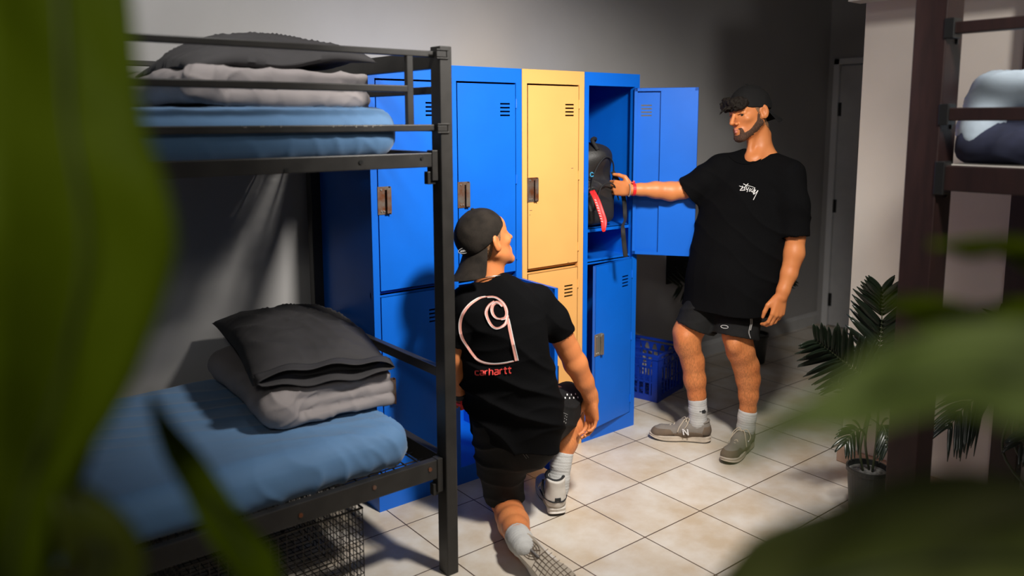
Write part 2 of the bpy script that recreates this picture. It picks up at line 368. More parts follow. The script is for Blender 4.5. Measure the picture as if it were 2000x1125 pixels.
# door leaf, frame and hinges in the recess
d=empty('door_1',(3.17,.56,0)); tag(d,kind='structure')
mb=MB().box((3.155,.952,0),(3.20,.998,2.045)).box((3.155,.13,0),(3.20,.175,2.045)).box((3.155,.13,2.0),(3.20,.998,2.045))
mb.build('door_frame',M_DOOR,d,bevel=.003)
MB().box((3.175,.18,.008),(3.215,.948,1.992)).build('door_leaf',mat('door_leaf_paint',(.62,.62,.63),.55,var=.08),d,bevel=.002)
for z in (.21,.94,1.67):
    MB().cyl((3.170,.950,z-.05),(3.170,.950,z+.05),.007,10).box((3.168,.93,z-.05),(3.176,.965,z+.05)).build('door_hinge',M_BRACK,d)
MB().cyl((3.175,.24,1.0),(3.12,.24,1.0),.01).cyl((3.125,.24,1.0),(3.125,.34,1.0),.009).build('door_handle',M_SCREW,d)
# tiled foot of the beige wall end
t=MB().box((BX-.016,-1.02,0),(BX+.14,-.425,.075)); tag(t.build('baseboard_right',M_TILEB,bevel=.006),kind='structure')
# air conditioner high on the beige wall
ac=empty('air_conditioner',(.8,-.8,2.09)); tag(ac,'white wall-mounted air conditioner above the dark timber bunk','air conditioner')
S=SDF((.62,-1.35,2.04),(.95,-.38,2.45),.008); S.rbox((.80,-.86,2.255),(.115,.44,.16),.05); S.plane((.905,-.8,2.2),(1,0,0),1,opening=False)
sculpt(S,'casing',M_WHITE,ac)
MB().box((.70,-1.25,2.082),(.80,-.47,2.093)).build('louvre',mat('grey_plastic',(.4,.38,.35),.5),ac,bevel=.003)
# ================================================================== LOCKERS
LZ=1.82; LY0=.487; LY1=.965
def door_mesh(w,h,inner=False):
    mb=MB(); sx0,sx1=-.085,-.032; zs=[h-.085-.0165*i for i in range(4)]
    T=.0016
    # skin with four louvre slots
    mb.box((-w,0,0),(sx0,T,h)).box((sx1,0,0),(0,T,h)).box((sx0,0,0),(sx1,T,zs[3]-.0035)).box((sx0,0,zs[0]+.0035),(sx1,T,h))
    for i in range(3): mb.box((sx0,0,zs[i+1]+.0035),(sx1,T,zs[i]-.0035))
    # folded edges
    for lo,hi in (((-w,0,0),(-w+T,.018,h)),((-T,0,0),(0,.018,h)),((-w,0,0),(0,.018,T)),((-w,0,h-T),(0,.018,h)),
                  ((-w,.0165,0),(-w+.016,.018,h)),((-.016,.0165,0),(0,.018,h)),((-w,.0165,0),(0,.018,.016)),((-w,.0165,h-.016),(0,.018,h))): mb.box(lo,hi)
    # stiffening pan on the back, from the free edge to past the middle
    mb.box((-w+.004,.0150,.012),(-w*.42,.0175,h-.012))
    return mb
def locker(x0,m,label,up,low,shelves_up=(),group='steel lockers along the back wall'):
    x1=x0+.377; root=empty('locker',((x0+x1)/2,(LY0+LY1)/2,0)); tag(root,label,'locker',group)
    mb=MB(); t=.0022; sl,sr=.028,.033
    e=.0006
    for lo,hi in (((x0,LY0+e,0),(x0+t,LY1,LZ-e)),((x1-t,LY0+e,0),(x1,LY1,LZ-e)),((x0+t,LY1-t,0),(x1-t,LY1,LZ-e)),((x0+e,LY0+e,LZ-t),(x1-e,LY1,LZ)),
        ((x0+t,LY0+.004,.062),(x1-t,LY1-t,.068)),((x0+sl,LY0,0),(x1-sr,LY0+.004,.078)),((x0+sl,LY0,LZ-.062),(x1-sr,LY0+.003,LZ-t)),
        ((x0+e,LY0,0),(x0+sl,LY0+.003,LZ-t)),((x1-sr,LY0,0),(x1-e,LY0+.003,LZ-t)),((x0,LY0+.022,.894),(x1,LY0+.03,.918)),
        ((x0+sl-.001,LY0+.003,.07),(x0+sl+.001,LY0+.03,LZ-.06)),((x1-sr-.001,LY0+.003,.07),(x1-sr+.001,LY0+.03,LZ-.06)),
        ((x0+t,LY0+.022,.902),(x1-t,LY1,.908))): mb.box(lo,hi)
    mb.build('cabinet',m,root)
    for z in shelves_up:
        MB().box((x0+.003,LY0+.03,z-.018),(x1-.003,LY0+.034,z)).box((x0+.003,LY0+.03,z-.003),(x1-.003,LY1-.003,z)).build('shelf',m,root)
    w=x1-x0-sl-sr-.006; hx=x1-sr-.003
    for z0,z1,ang,hz in ((.922,1.752,up,1.285),(.082,.898,low,.505)):
        h=z1-z0; dr=door_mesh(w,h)
        a=math.radians(ang); Mt=Matrix.Translation((hx,LY0-.001,z0))@Matrix.Rotation(a,4,'Z')
        dr.v=[tuple(Mt@Vector(p)) for p in dr.v]; do=dr.build('door',m,root)
        hp=MB(); zc=hz-z0
        hp.box((-w-.004,-.003,zc-.055),(-w+.048,0,zc+.055),Mt).box((-w+.046,-.016,zc-.055),(-w+.049,0,zc+.055),Mt).box((-w+.03,-.018,zc-.05),(-w+.049,-.0155,zc+.05),Mt)
        hp.build('hasp',M_HASP if z0>.5 or x0<0 else M_SCREW,do)
        for dx,dz in ((.012,.043),(.012,-.043),(.024,-.043)): MB().tube([Mt@Vector((-w+dx,-.003,zc+dz)),Mt@Vector((-w+dx,-.006,zc+dz))],.004,8).build('rivet',M_SCREW,do)
        for q in (.09,.5,.9): MB().cyl((hx+.002,LY0-.003,z0+h*q-.02),(hx+.002,LY0-.003,z0+h*q+.02),.0045,8).build('hinge',m,root)
    return root
locker(-1.032,M_BLUE,'blue two-door steel locker beside the black bunk, leftmost in the row',0,0)
locker(-.653,M_BLUE,'blue steel locker next to the yellow one with its lower door swung open',0,86)
locker(-.274,M_YEL,'yellow two-door steel locker between two blue ones',0,0)
locker(.105,M_BLUE,'blue steel locker at the right end with backpack inside and upper door wide open',125.5,9.5,(1.07,))
# extra shelf in the ajar compartment is a child of the same locker
# ================================================================== BLACK STEEL BUNK BED
bb=empty('bunk_bed',(-2.05,.46,0)); tag(bb,'black steel bunk bed with blue sheets and stacked bedding beside the lockers','bunk bed')
BY0,BY1=-.060,.985; XR=-1.033; XL=-3.07
P=.046
def rail(lo,hi,name='guard_rail',m=M_BLACK,par=bb,bevel=.003): return MB().box(lo,hi).build(name,m,par,bevel=bevel)
for x in (XR-P,XL):
    for y in (BY0-.020,BY1-P): rail((x+.003,y,0),(x+P+.003,y+P+(.012 if y<0 else 0),1.835),'post')
for z,hh in ((1.8,.02),(1.686,.022),(1.562,.022)):
    for y in (BY0+.010,BY1-.032):
        x1=XR-P if z!=1.686 else XR-.145
        rail((XL+P,y,z),(x1,y+.022,z+hh))
rail((XR-.148,BY0+.011,1.57),(XR-.124,BY0+.031,1.805),'upright')
rail((XL+.25,BY0+.011,1.57),(XL+.274,BY0+.031,1.805),'upright')
for z0,z1 in ((1.445,1.492),(.366,.434)):
    for y in (BY0,BY1-.03): rail((XL+P,y,z0),(XR-P,y+.03,z1),'bed_rail')
    for x in (XR-P+.006,XL+.006): rail((x,BY0+P,z0),(x+.034,BY1-P,z1),'end_rail')
for z0,z1 in ((1.765,1.825),(1.683,1.708),(1.56,1.583),(.715,.75)):
    for x in (XR-P+.010,XL+.010): rail((x,BY0+P,z0),(x+.026,BY1-P,z1),'end_rail')
for z in (1.472,.40): # wire base under each mattress
    mb=MB()
    for k in range(40): x=XL+.08+k*.048; mb.box((x,BY0+.02,z-.006),(x+.004,BY1-.02,z-.002))
    for k in range(14): y=BY0+.05+k*.07; mb.box((XL+.05,y,z-.010),(XR-.05,y+.004,z-.006))
    mb.build('mattress_mesh',M_BLACK,bb)
for z in (1.81,1.572): # sleeve brackets on the post
    mb=MB().box((XR-P-.012,BY0-.026,z-.017),(XR-.012,BY0-.018,z-.012)).box((XR-P-.012,BY0-.026,z+.010),(XR-.012,BY0-.018,z+.015)).box((XR-.018,BY0-.024,z-.015),(XR-.012,BY0-.018,z+.013)).box((XR-P-.010,BY0-.023,z-.010),(XR-.02,BY0-.018,z+.008))
    mb.build('rail_bracket',M_BLACK,bb,bevel=.001)
for z0,z1 in ((1.40,1.50),(.315,.437)):
    mb=MB().box((XR-P-.022,BY0-.004,z0),(XR-P-.0,BY0+.03,z1)).box((XR-P-.034,BY0+.006,z0-.012),(XR-P-.004,BY0+.03,z0+.03))
    mb.build('corner_bracket',M_BLACK,bb,bevel=.002)
for x,z in ((-1.36,1.470),(-1.60,1.455),(-1.14,1.475),(-1.345,.408),(-1.60,.395),(-1.13,.408)):
    MB().cyl((x,BY0-.004,z),(x,BY0+.002,z),.007 if z<1 or x<-1.2 else .005,12).build('bolt',M_BRACK if z>1 else M_HASP,bb)
# chipped paint marks on the lower guard rail
mb=MB()
for k in range(16):
    x=random.choice((-1.72,-1.62,-1.45,-1.36,-1.30))+random.uniform(-.05,.05); z=1.583; mb.box((x,BY0+.0095,z-.001-random.random()*.006),(x+random.uniform(.003,.014),BY0+.0105,z+.0006))
mb.build('chipped_paint',M_SCREW,bb)
# ---- mattresses
def mattress(z0,z1,xr,label,name='mattress',seed=1):
    S=SDF((-3.1,-.09,z0-.03),(-1.0,1.04,z1+.05),.009)
    S.rbox(((xr-3.0)/2,.463,(z0+z1)/2),((xr+3.0)/2,.485,(z1-z0)/2),.072,k=0)
    def dp(V):
        top=np.clip((V[:,2]-z0)/(z1-z0),0,1)
        side=np.clip((.0-V[:,1])/.03+1,0,1)
        e=np.exp(-((V[:,0]-xr)/.30)**2)
        w1=ridges(V,(1,.1,.45),34,seed,.9,5)*.012*(1-top*.8)
        w2=ridges(V,(.35,1,0),30,seed+9,.9,2.5)*.007*top
        w3=vn(V*3,seed+2)*.005
        w4=ridges(V,(1,.8,.3),60,seed+4,.8,6)*.007*e
        return w1+w2+w3+w4
    o=sculpt(S,name,M_SHEET,None,1,dp); return tag(o,label,'mattress','single mattresses in fitted blue sheets')
mattress(1.478,1.636,-1.185,'blue-sheeted mattress on the upper bunk of the black bed',seed=3)
mattress(.410,.572,-1.165,'blue-sheeted mattress on the lower bunk of the black bed',seed=11)
# ---- folded duvets
def duvet(c,rz,hw,hd,th,layers,label,seed,tilt=0):
    R=Matrix.Rotation(rz,3,'Z')@Matrix.Rotation(tilt,3,'Y'); fr=[A3(*(R@Vector(e))) for e in ((1,0,0),(0,1,0),(0,0,1))]
    r=math.hypot(hw,hd)+.12
    S=SDF((c[0]-r,c[1]-r,c[2]-.03),(c[0]+r,c[1]+r,c[2]+th*layers+.10),.0065)
    rs=random.Random(seed)
    for i in range(layers):
        z=th*(i+.5); o=A3(*c)+fr[2]*z+fr[0]*rs.uniform(-.022,.022)+fr[1]*rs.uniform(-.02,.02)
        S.rbox(o,(hw*(1-.03*i),hd*(1-.02*i),th*.56),th*.5,fr,k=.006)
    # the big outer fold that wraps one side
    S.chain([tuple(A3(*c)+fr[0]*(-hw*.93)+fr[1]*(-hd*.85)+fr[2]*th*layers*.5)+(th*layers*.5,),tuple(A3(*c)+fr[0]*(-hw*.93)+fr[1]*(hd*.9)+fr[2]*th*layers*.5)+(th*layers*.52,)],k=.03)
    S.plane((c[0],c[1],c[2]),(0,0,-1),r+.2,opening=False)
    def dp(V):
        L=(V-np.array(c))@np.array(fr).T; fr_=np.clip((-L[:,1]-hd*.5)/(hd*.5),0,1)+np.clip((L[:,0]-hw*.6)/(hw*.4),0,1)
        return ridges(V,fr[0]+fr[2]*.5,24,seed,1.6,7)*.013*np.clip(fr_,.25,1)-.004+vn(V*7,seed)*.010+vn(V*19,seed+1)*.0035+ridges(V,fr[0]-fr[2]*.8,40,seed+4,1.5,13)*.006*np.clip(fr_,0,1)
    return tag(sculpt(S,'folded_duvet',M_GREY,None,1,dp),label,'duvet','folded grey duvets')
duvet((-1.335,.50,.583),math.radians(-4),.215,.36,.042,3,'folded grey duvet on the lower bunk under a charcoal pillow',5)
duvet((-1.51,.42,1.638),math.radians(3),.30,.33,.056,2,'folded grey duvet on the upper bunk under a charcoal pillow',8)
# ---- pillows
def pillow(c,rz,pitchx,pitchy,a,b,h,label,seed,flange=.0,sag=0):
    n=56; V=[];F=[]
    R=(Matrix.Rotation(rz,3,'Z')@Matrix.Rotation(pitchy,3,'Y')@Matrix.Rotation(pitchx,3,'X')); R=np.array(R)
    U=np.linspace(-1,1,n)
    for s in (1,-1):
        for i,u in enumerate(U):
            for j,v in enumerate(U):
                e=max(1-u*u,0)**.42*max(1-v*v,0)**.42
                px=u*a*(1-.07*(1-v*v)) if False else u*a*(1-.06*(1-abs(v))**1.0*0-.05*(1-v*v)); py=v*b*(1-.05*(1-u*u))
                z=s*h*e*(1.0 if s>0 else .55)
                V.append((px,py,z-sag*(u*u*.5+v*v*.5)))
    V=np.array(V)
    N=n*n
    for s in (0,1):
        for i in range(n-1):
            for j in range(n-1):
                q=(s*N+i*n+j,s*N+(i+1)*n+j,s*N+(i+1)*n+j+1,s*N+i*n+j+1); F.append(q if s==0 else q[::-1])
    e=np.maximum(1-(V[:,0]/a)**2,0)*np.maximum(1-(V[:,1]/b)**2,0)
    wr=ridges(V,(1,.5,0),46,seed,1,6)*.012+ridges(V,(.3,1,0),60,seed+3,1,9)*.007+vn(V*7,seed)*.012
    V[:,2]+=np.where(np.arange(len(V))<N,1,-.6)*wr*np.clip(e*3.5,0,1)
    V[:,2]+=.016*vn(V*5,seed+7)
    V=V@R.T+np.array(c)
    mb=MB(); mb.add(V,F); o=mb.build('pillow',M_CHAR,None,smooth=True)
    bm=bmesh.new(); bm.from_mesh(o.data); bmesh.ops.remove_doubles(bm,verts=bm.verts,dist=.0008); bmesh.ops.recalc_face_normals(bm,faces=bm.faces); bm.to_mesh(o.data); bm.free()
    if flange: # open hem of the pillowcase hanging past the filling
        m2=MB(); k=30; r1=[];
        for s in (1,-1):
            pts=[]
            for i in range(k):
                u=-1+2*i/(k-1)
                for j in range(5):
                    q=j/4; pts.append((u*a*(.97),-b*(.93)-q*flange,s*(.020+.010*q)*math.sqrt(max(1-u*u,0.0))-.01*q+.006*math.sin(u*9+q)))
            V2=np.array(pts)@R.T+np.array(c); m2.add(V2,[(i*5+j,(i+1)*5+j,(i+1)*5+j+1,i*5+j+1) for i in range(k-1) for j in range(4)])
        m2.build('pillowcase_hem',M_CHAR,o,smooth=True,solid=.002)
    return tag(o,label,'pillow','charcoal pillows')
pillow((-1.335,.53,.785),math.radians(-8),math.radians(4),math.radians(3),.245,.36,.085,'charcoal pillow on the folded duvet of the lower bunk',4,flange=.05,sag=.03)
pillow((-1.505,.40,1.810),math.radians(4),0,math.radians(-5),.325,.25,.068,'charcoal pillow on the folded duvet of the upper bunk',6,sag=.05)
# ---- wire baskets under the lower bunk
def basket(x0,x1,y0,y1,z0,z1,label):
    root=empty('wire_basket',((x0+x1)/2,(y0+y1)/2,0)); tag(root,label,'basket','wire baskets under the black bunk')
    r=.0016; s=.025
    def grid(o,a,b,na,nb,name):
        mb=MB(); o,a,b=A3(*o),A3(*a),A3(*b)
        for i in range(na+1): p=o+a*i/na; mb.tube([p,p+b],r,5)
        for i in range(nb+1): p=o+b*i/nb; mb.tube([p,p+a],r,5)
        mb.build(name,M_WIRE,root)
    nx=int((x1-x0)/s); ny=int((y1-y0)/s); nz=int((z1-z0)/s)
    grid((x0,y0,z0),(x1-x0,0,0),(0,0,z1-z0),nx,nz,'side_mesh'); grid((x0,y1,z0),(x1-x0,0,0),(0,0,z1-z0),nx,nz,'side_mesh')
    grid((x1,y0,z0),(0,y1-y0,0),(0,0,z1-z0),ny,nz,'end_mesh'); grid((x0,y0,z0),(0,y1-y0,0),(0,0,z1-z0),ny,nz,'end_mesh')
    grid((x0,y0,z0),(x1-x0,0,0),(0,y1-y0,0),nx,ny,'base_mesh')
    MB().tube([(x0,y0,z1),(x1,y0,z1),(x1,y1,z1),(x0,y1,z1)],.004,8,closed=True).build('rim',M_WIRE,root)
    for x,y in ((x0+.03,y0+.03),(x1-.03,y0+.03),(x0+.03,y1-.03),(x1-.03,y1-.03)): MB().cyl((x,y,0),(x,y,z0),.008,10).build('foot',M_WIRE,root)
basket(-1.95,-1.375,-.03,.62,.028,.335,'black wire basket under the near end of the lower bunk')
# ================================================================== MILK CRATE
def crate():
    root=empty('milk_crate',(.87,.66,0)); tag(root,'blue plastic milk crate on the floor beside the end locker','crate')
    H=.275; s=.165; a=math.radians(12)
    c=A3(.83,.63,0)  # near corner
    # near corner on the floor, sides run back-left and back-right
    ux=A3(math.cos(math.radians(14)),math.sin(math.radians(14)),0); uy=A3(-math.sin(math.radians(14)),math.cos(math.radians(14)),0)
    L=.33
    ctr=c+ux*0+uy*0
    cor=[c,c+ux*L,c+ux*L+uy*L,c+uy*L]
    def wall(p,q,name):
        d=q-p; Ln=np.linalg.norm(d); d/=Ln; nn=A3(-d[1],d[0],0); mb=MB()
        M=frameM(p,d,nn,A3(0,0,1)); t=.007
        mb.box((0,0,.0),(Ln,t,.035),M).box((0,-.003,H-.014),(Ln,t+.003,H),M).box((0,-.002,H-.034),(Ln,t,H-.028),M)
        mb.box((0,0,H-.085),(Ln,t,H-.072),M).box((.03,0,.105),(Ln-.03,t,.113),M)
        for k in range(7): x=.05+k*(Ln-.1)/6; mb.box((x-.005,0,.03),(x+.005,t,H-.075),M)
        for k in range(5): # slanted webs leaving tapered openings below the rim
            x=.06+k*(Ln-.12)/4
            P=[(x-.02,0,H-.03),(x+.02,0,H-.03),(x+.006,0,H-.078),(x-.006,0,H-.078)]
            V=[M@Vector(v) for v in P]+[M@Vector((v[0],t,v[2])) for v in P]
            mb.add(V,[(0,1,2,3),(7,6,5,4),(0,4,5,1),(1,5,6,2),(2,6,7,3),(3,7,4,0)])
        mb.build(name,M_CRATE,root,bevel=.001)
    for i in range(4): wall(cor[i],cor[(i+1)%4],'side')
    M=frameM(c,ux,uy,A3(0,0,1)); mb=MB()
    for k in range(8): q=.012+k*(L-.03)/7; mb.box((q,.005,.008),(q+.008,L-.005,.018),M).box((.005,q,.008),(L-.005,q+.008,.018),M)
    mb.build('base',M_CRATE,root)
    for (sx,sy) in ((0,0),(1,0),(1,1),(0,1)):
        mb=MB()
        x0=sx*(L-.035)-.002; y0=sy*(L-.035)-.002; mb.box((x0,y0,0),(x0+.039,y0+.006,H-.01),M) if sy==0 else mb.box((x0,y0+.033,0),(x0+.039,y0+.039,H-.01),M)
        mb.box((x0,y0,0),(x0+.006,y0+.039,H-.01),M) if sx==0 else mb.box((x0+.033,y0,0),(x0+.039,y0+.039,H-.01),M)
        mb.build('corner_post',M_CRATE,root,bevel=.001)
crate()
# ================================================================== BROWN TIMBER BUNK (right)
rb=empty('bunk_bed',(.42,-2.1,0)); tag(rb,'dark brown timber bunk bed against the beige wall, partly behind leaves','bunk bed')
fx=-.05; RY=-1.11
for x in (fx,.80):
    for y in (RY-.095,-3.2): rail((x,y,0),(x+(.11 if x==fx else .06),y+.095,2.1),'post',M_BROWN,rb)
for z0,z1 in ((1.843,1.877),(1.592,1.630),(1.385,1.460),(.36,.43)):
    rail((fx+.004,-3.1,z0),(fx+.040,RY-.095,z1),'side_rail' ,M_BROWN,rb)
    if 1<z0<1.5: rail((fx+.07,RY-.075,z0),(.80,RY-.04,z1-.03),'end_rail',M_BROWN,rb)
    MB().box((fx+.066,RY-.10,z0-.025),(fx+.078,RY-.055,z1+.01)).box((fx-.004,RY-.118,z0-.012),(fx+.045,RY-.09,z1+.012)).build('rail_bracket',M_BRACK,rb,bevel=.002)
rail((.80,-3.1,1.385),(.835,RY-.095,1.445),'side_rail',M_BROWN,rb); rail((.80,-3.1,.36),(.835,RY-.095,.43),'side_rail',M_BROWN,rb)
rail((fx+.045,-3.1,1.445),(.80,RY-.10,1.462),'bed_board',mat('pale_board',(.45,.42,.38),.6),rb)
S=SDF((-.05,-2.2,1.42),(.9,-1.15,1.85),.009)
S.rbox((.42,-1.53,1.520),(.35,.345,.056),.05,k=.0).rbox((.45,-1.56,1.60),(.30,.33,.07),.06,k=.01)
sb=sculpt(S,'folded_blanket',M_NAVY,None,1,lambda V:ridges(V,(1,.4,0),50,31,.9,7)*.012+vn(V*6,32)*.008)
tag(sb,'navy and pale blue folded bedding on the brown timber bunk','bedding')
S=SDF((-.05,-2.2,1.42),(.9,-1.15,1.95),.009)
S.rbox((.45,-1.55,1.680),(.33,.35,.062),.055,k=0)
S.chain([(.12,-1.24,1.55,.045),(.40,-1.215,1.57,.075),(.72,-1.23,1.57,.07)],k=.05)
S.chain([(.15,-1.26,1.60,.05),(.42,-1.25,1.66,.05)],k=.06)
sculpt(S,'pale_fold',M_BONE,sb,1,lambda V:ridges(V,(1,.4,0),40,35,.9,7)*.014+vn(V*6,36)*.01)
# black wall panel behind the standing person
pn=MB().box((1.361,1.035,.552),(1.66,1.045,.83)).build('wall_panel',M_PIC,bevel=.002); tag(pn,'small black panel on the grey wall below the open locker door','panel')
# ================================================================== PEOPLE
def Q4(x,y,d,r): return tuple(W(x,y,d))+(r,)
class Head:
    def __init__(s,c,fwd,up=U_,scale=1.):
        s.c=A3(*c); s.f=nrm(fwd); up=A3(*up); s.r=nrm(np.cross(s.f,up)); s.u=np.cross(s.r,s.f); s.k=scale; s.fr=[s.r,s.f,s.u]
    def T(s,x,y,z): return s.c+s.k*(x*s.r+y*s.f+z*s.u)
def add_head(S,H,ears=True):
    T=H.T; k=H.k; fr=H.fr
    S.ell(T(0,-.012,.028),A3(.075,.095,.086)*k,fr,k=.01)
    S.ell(T(0,.028,-.035),A3(.060,.062,.078)*k,fr,k=.03)
    S.ell(T(0,.062,.045),A3(.052,.026,.032)*k,fr,k=.03)
    for s in (-1,1):
        S.cone(T(s*.055,-.008,-.048),T(s*.018,.076,-.104),.018*k,.016*k,.025)
        S.ell(T(s*.042,.062,-.022),A3(.020,.018,.014)*k,fr,k=.02)
        S.cone(T(s*.008,.088,.022),T(s*.045,.066,.020),.009*k,.007*k,.012)
    S.ell(T(0,.080,-.106),A3(.022,.016,.015)*k,fr,k=.018)
    S.ell(T(0,.078,-.072),A3(.030,.020,.022)*k,fr,k=.015)
    for s in (-1,1): S.ell(T(s*.032,.096,.000),A3(.019,.015,.0125)*k,fr,k=.012,mode='s')
    S.cone(T(0,.088,.016),T(0,.116,-.028),.0078*k,.0095*k,.010)
    S.ell(T(0,.118,-.033),A3(.0105,.011,.009)*k,fr,k=.006)
    for s in (-1,1): S.ell(T(s*.0125,.099,-.038),A3(.0075,.010,.0075)*k,fr,k=.005)
    for s in (-1,1): # eyelids
        S.cone(T(s*.018,.083,.0065),T(s*.046,.073,.005),.0068*k,.0066*k,.004); S.cone(T(s*.019,.081,-.0095),T(s*.045,.072,-.0085),.0062*k,.0060*k,.004)
    S.cone(T(-.020,.090,-.066),T(0,.0985,-.063),.0042*k,.0056*k,.005); S.cone(T(.020,.090,-.066),T(0,.0985,-.063),.0042*k,.0056*k,.005)
    S.cone(T(-.017,.089,-.075),T(0,.096,-.077),.0045*k,.0065*k,.005); S.cone(T(.017,.089,-.075),T(0,.096,-.077),.0045*k,.0065*k,.005)
    if ears:
        for s in (-1,1):
            f2=[nrm(H.r*s*.9+H.f*.38),nrm(H.f*.9-H.r*s*.38),H.u]
            S.ell(T(s*.082,-.014,-.004),A3(.009,.022,.034)*k,f2,k=.005); S.ell(T(s*.088,-.005,-.001),A3(.008,.011,.019)*k,f2,k=.004,mode='s')
            S.ell(T(s*.077,-.002,-.026),A3(.007,.009,.010)*k,f2,k=.005)
def add_hand(S,wr,d,s,n,curl,thumb,k=1.,rw=.027):
    wr=A3(*wr); d=nrm(d); n=nrm(A3(*n)-np.dot(n,d)*d); s=nrm(A3(*s)-np.dot(s,d)*d-np.dot(s,n)*n)
    offs=(.029,.010,-.010,-.027); ml=(.088,.092,.087,.079); L=((.043,.026,.020),(.047,.029,.021),(.043,.027,.020),(.034,.021,.018)); R=(.0092,.0094,.0090,.0080)
    tips=[]
    for i in range(4):
        b=wr+s*offs[i]*.55*k+d*.006*k; kn=wr+s*offs[i]*k+d*ml[i]*k-n*.003*k*(1 if i in(1,2) else 0)
        S.cone(b,kn,.0150*k,.0112*k,.010)
        p=kn; a=0; fan=s*(offs[i]*2.0)
        for j in range(3):
            a+=curl[i][j]; dr=nrm((d+fan*(.35))*math.cos(a)+n*math.sin(a)); q=p+dr*L[i][j]*k
            S.cone(p,q,(R[i]-.0006*j)*k,(R[i]-.0006*(j+1))*k,.0025); p=q
        tips.append(p)
    S.ell(wr+d*.045*k+n*.006*k,A3(.036,.044,.014)*k,[s,d,n],k=.012)
    tb=wr+d*.018*k+s*.022*k+n*.010*k; a,b,c=thumb
    p=tb+(d*a[0]+s*a[1]+n*a[2])*.046*k; S.cone(tb,p,.0165*k,.0118*k,.010)
    q=p+(d*b[0]+s*b[1]+n*b[2])*.034*k; S.cone(p,q,.0112*k,.0098*k,.003)
    r=q+(d*c[0]+s*c[1]+n*c[2])*.027*k; S.cone(q,r,.0098*k,.0078*k,.002)
    return tips,r
def head_parts(H,par,iris=True):
    for s in (-1,1):
        c=H.T(s*.032,.0715,-.001); mb=MB(); mb.lathe([(max(1e-5,.0122*math.sin(t)),-.0122*math.cos(t)) for t in np.linspace(0,math.pi,12)],(0,0,0),18)
        mb.v=[tuple(c+A3(*v)*H.k) for v in mb.v]; e=mb.build('eye',M_EYEW,par,smooth=True)
        g=nrm(H.f*.9-H.u*.30-H.r*.35); ci=c+g*.0112*H.k; x=nrm(np.cross(g,H.u)); y=np.cross(x,g); m2=MB(); k=16
        V=[ci+g*.0016]+[ci+.0066*(math.cos(2*math.pi*i/k)*x+math.sin(2*math.pi*i/k)*y) for i in range(k)]
        m2.add(V,[(0,1+i,1+(i+1)%k) for i in range(k)]); m2.build('iris',M_IRIS,e)
        MB().tube([H.T(s*.018,.0875,.001),H.T(s*.031,.0868,.0045),H.T(s*.045,.0785,.000)],.0013,6).build('eyelashes',M_HAIR,e,smooth=True)
        mb=MB(); pts=[H.T(s*.013,.094,.019),H.T(s*.026,.090,.024),H.T(s*.040,.080,.023),H.T(s*.050,.068,.017)]
        mb.tube(pts,[.0026,.0040,.0036,.0015],8); mb.build('eyebrow',M_HAIR,par,smooth=True)
    S=SDF(H.c-.16,H.c+.16,.0022)
    for s in (-1,1):
        S.cone(H.T(s*.017,.0935,-.0665),H.T(0,.1015,-.064),.0030,.0044,.004); S.cone(H.T(s*.015,.093,-.0745),H.T(0,.0995,-.0755),.0032,.0052,.004)
    sculpt(S,'lips',M_LIP,par,1)
def cap(H,par,m,name='cap',brim_drop=.4,bl=.068,slope=.17,z0=.017):
    S=SDF(H.c-.17,H.c+.17,.003)
    S.ell(H.T(0,-.014,.030),A3(.0845,.106,.100)*H.k,H.fr,k=0)
    S.plane(H.T(0,0,z0),-H.u+H.f*slope,.3,k=.004,opening=False)
    S.ell(H.T(0,.105,.045),A3(.032,.03,.022)*H.k,H.fr,k=.006,mode='s')
    V0=lambda V:vn(V*38,3)*.0016+.0007
    c=sculpt(S,name,m,par,2,V0)
    # brim pointing backwards
    nb,na=9,19; V=[]; 
    for i in range(nb):
        t=i/(nb-1)
        for j in range(na):
            a=-1.15+2.3*j/(na-1); r0x,r0y=.083,.104
            x=math.sin(a)*r0x*(.88+.17*t); y=-math.cos(a)*r0y*(.82+.18*t)-.012-bl*t*(math.cos(a*.9)**.7)
            z=z0+slope*(y*(1-t)-.116*t)-.022*abs(math.sin(a))**2*(.4+.6*t)-(brim_drop*bl*t)
            V.append(H.T(x,y,z+.003))
    F=[(i*na+j,i*na+j+1,(i+1)*na+j+1,(i+1)*na+j) for i in range(nb-1) for j in range(na-1)]
    MB().add(V,F).build('brim',m,c,smooth=True,solid=.003,sub=1)
    b=MB(); b.lathe([(1e-4,.006),(.005,.0045),(.0075,.001),(.0078,0)],(0,0,0),12); b.v=[tuple(H.T(0,-.014,.131)+A3(*v)) for v in b.v]; b.build('top_button',m,c,smooth=True)
    return c
def onto(objname,P,dirv,off=.0012):   # drop points onto a built surface along a direction
    V,Q=SURF[objname]
    key='bvh_'+objname
    if key not in SURF: SURF[key]=BVHTree.FromPolygons([Vector(v) for v in V],[tuple(map(int,q)) for q in Q])
    out=[]; last=None
    for p in P:
        h=SURF[key].ray_cast(Vector(p)-Vector(dirv)*.5,Vector(dirv),1.5)
        if h[0] is None: h=SURF[key].find_nearest(Vector(p))
        out.append(A3(*h[0])-off*A3(*dirv))
    return out
def ribbon(pts,wdt,nrmv,closed=False):   # flat printed stroke following pts
    pts=[A3(*p) for p in pts]; n=len(pts); V=[];F=[]
    ww=wdt if hasattr(wdt,'__len__') else [wdt]*n
    for i in range(n):
        a=pts[max(i-1,0)]; b=pts[min(i+1,n-1)]; t=nrm(b-a+1e-9); s=nrm(np.cross(t,nrmv)); V+=[pts[i]-s*ww[i]/2,pts[i]+s*ww[i]/2]
    for i in range(n-1): F.append((2*i,2*i+1,2*i+3,2*i+2))
    return V,F
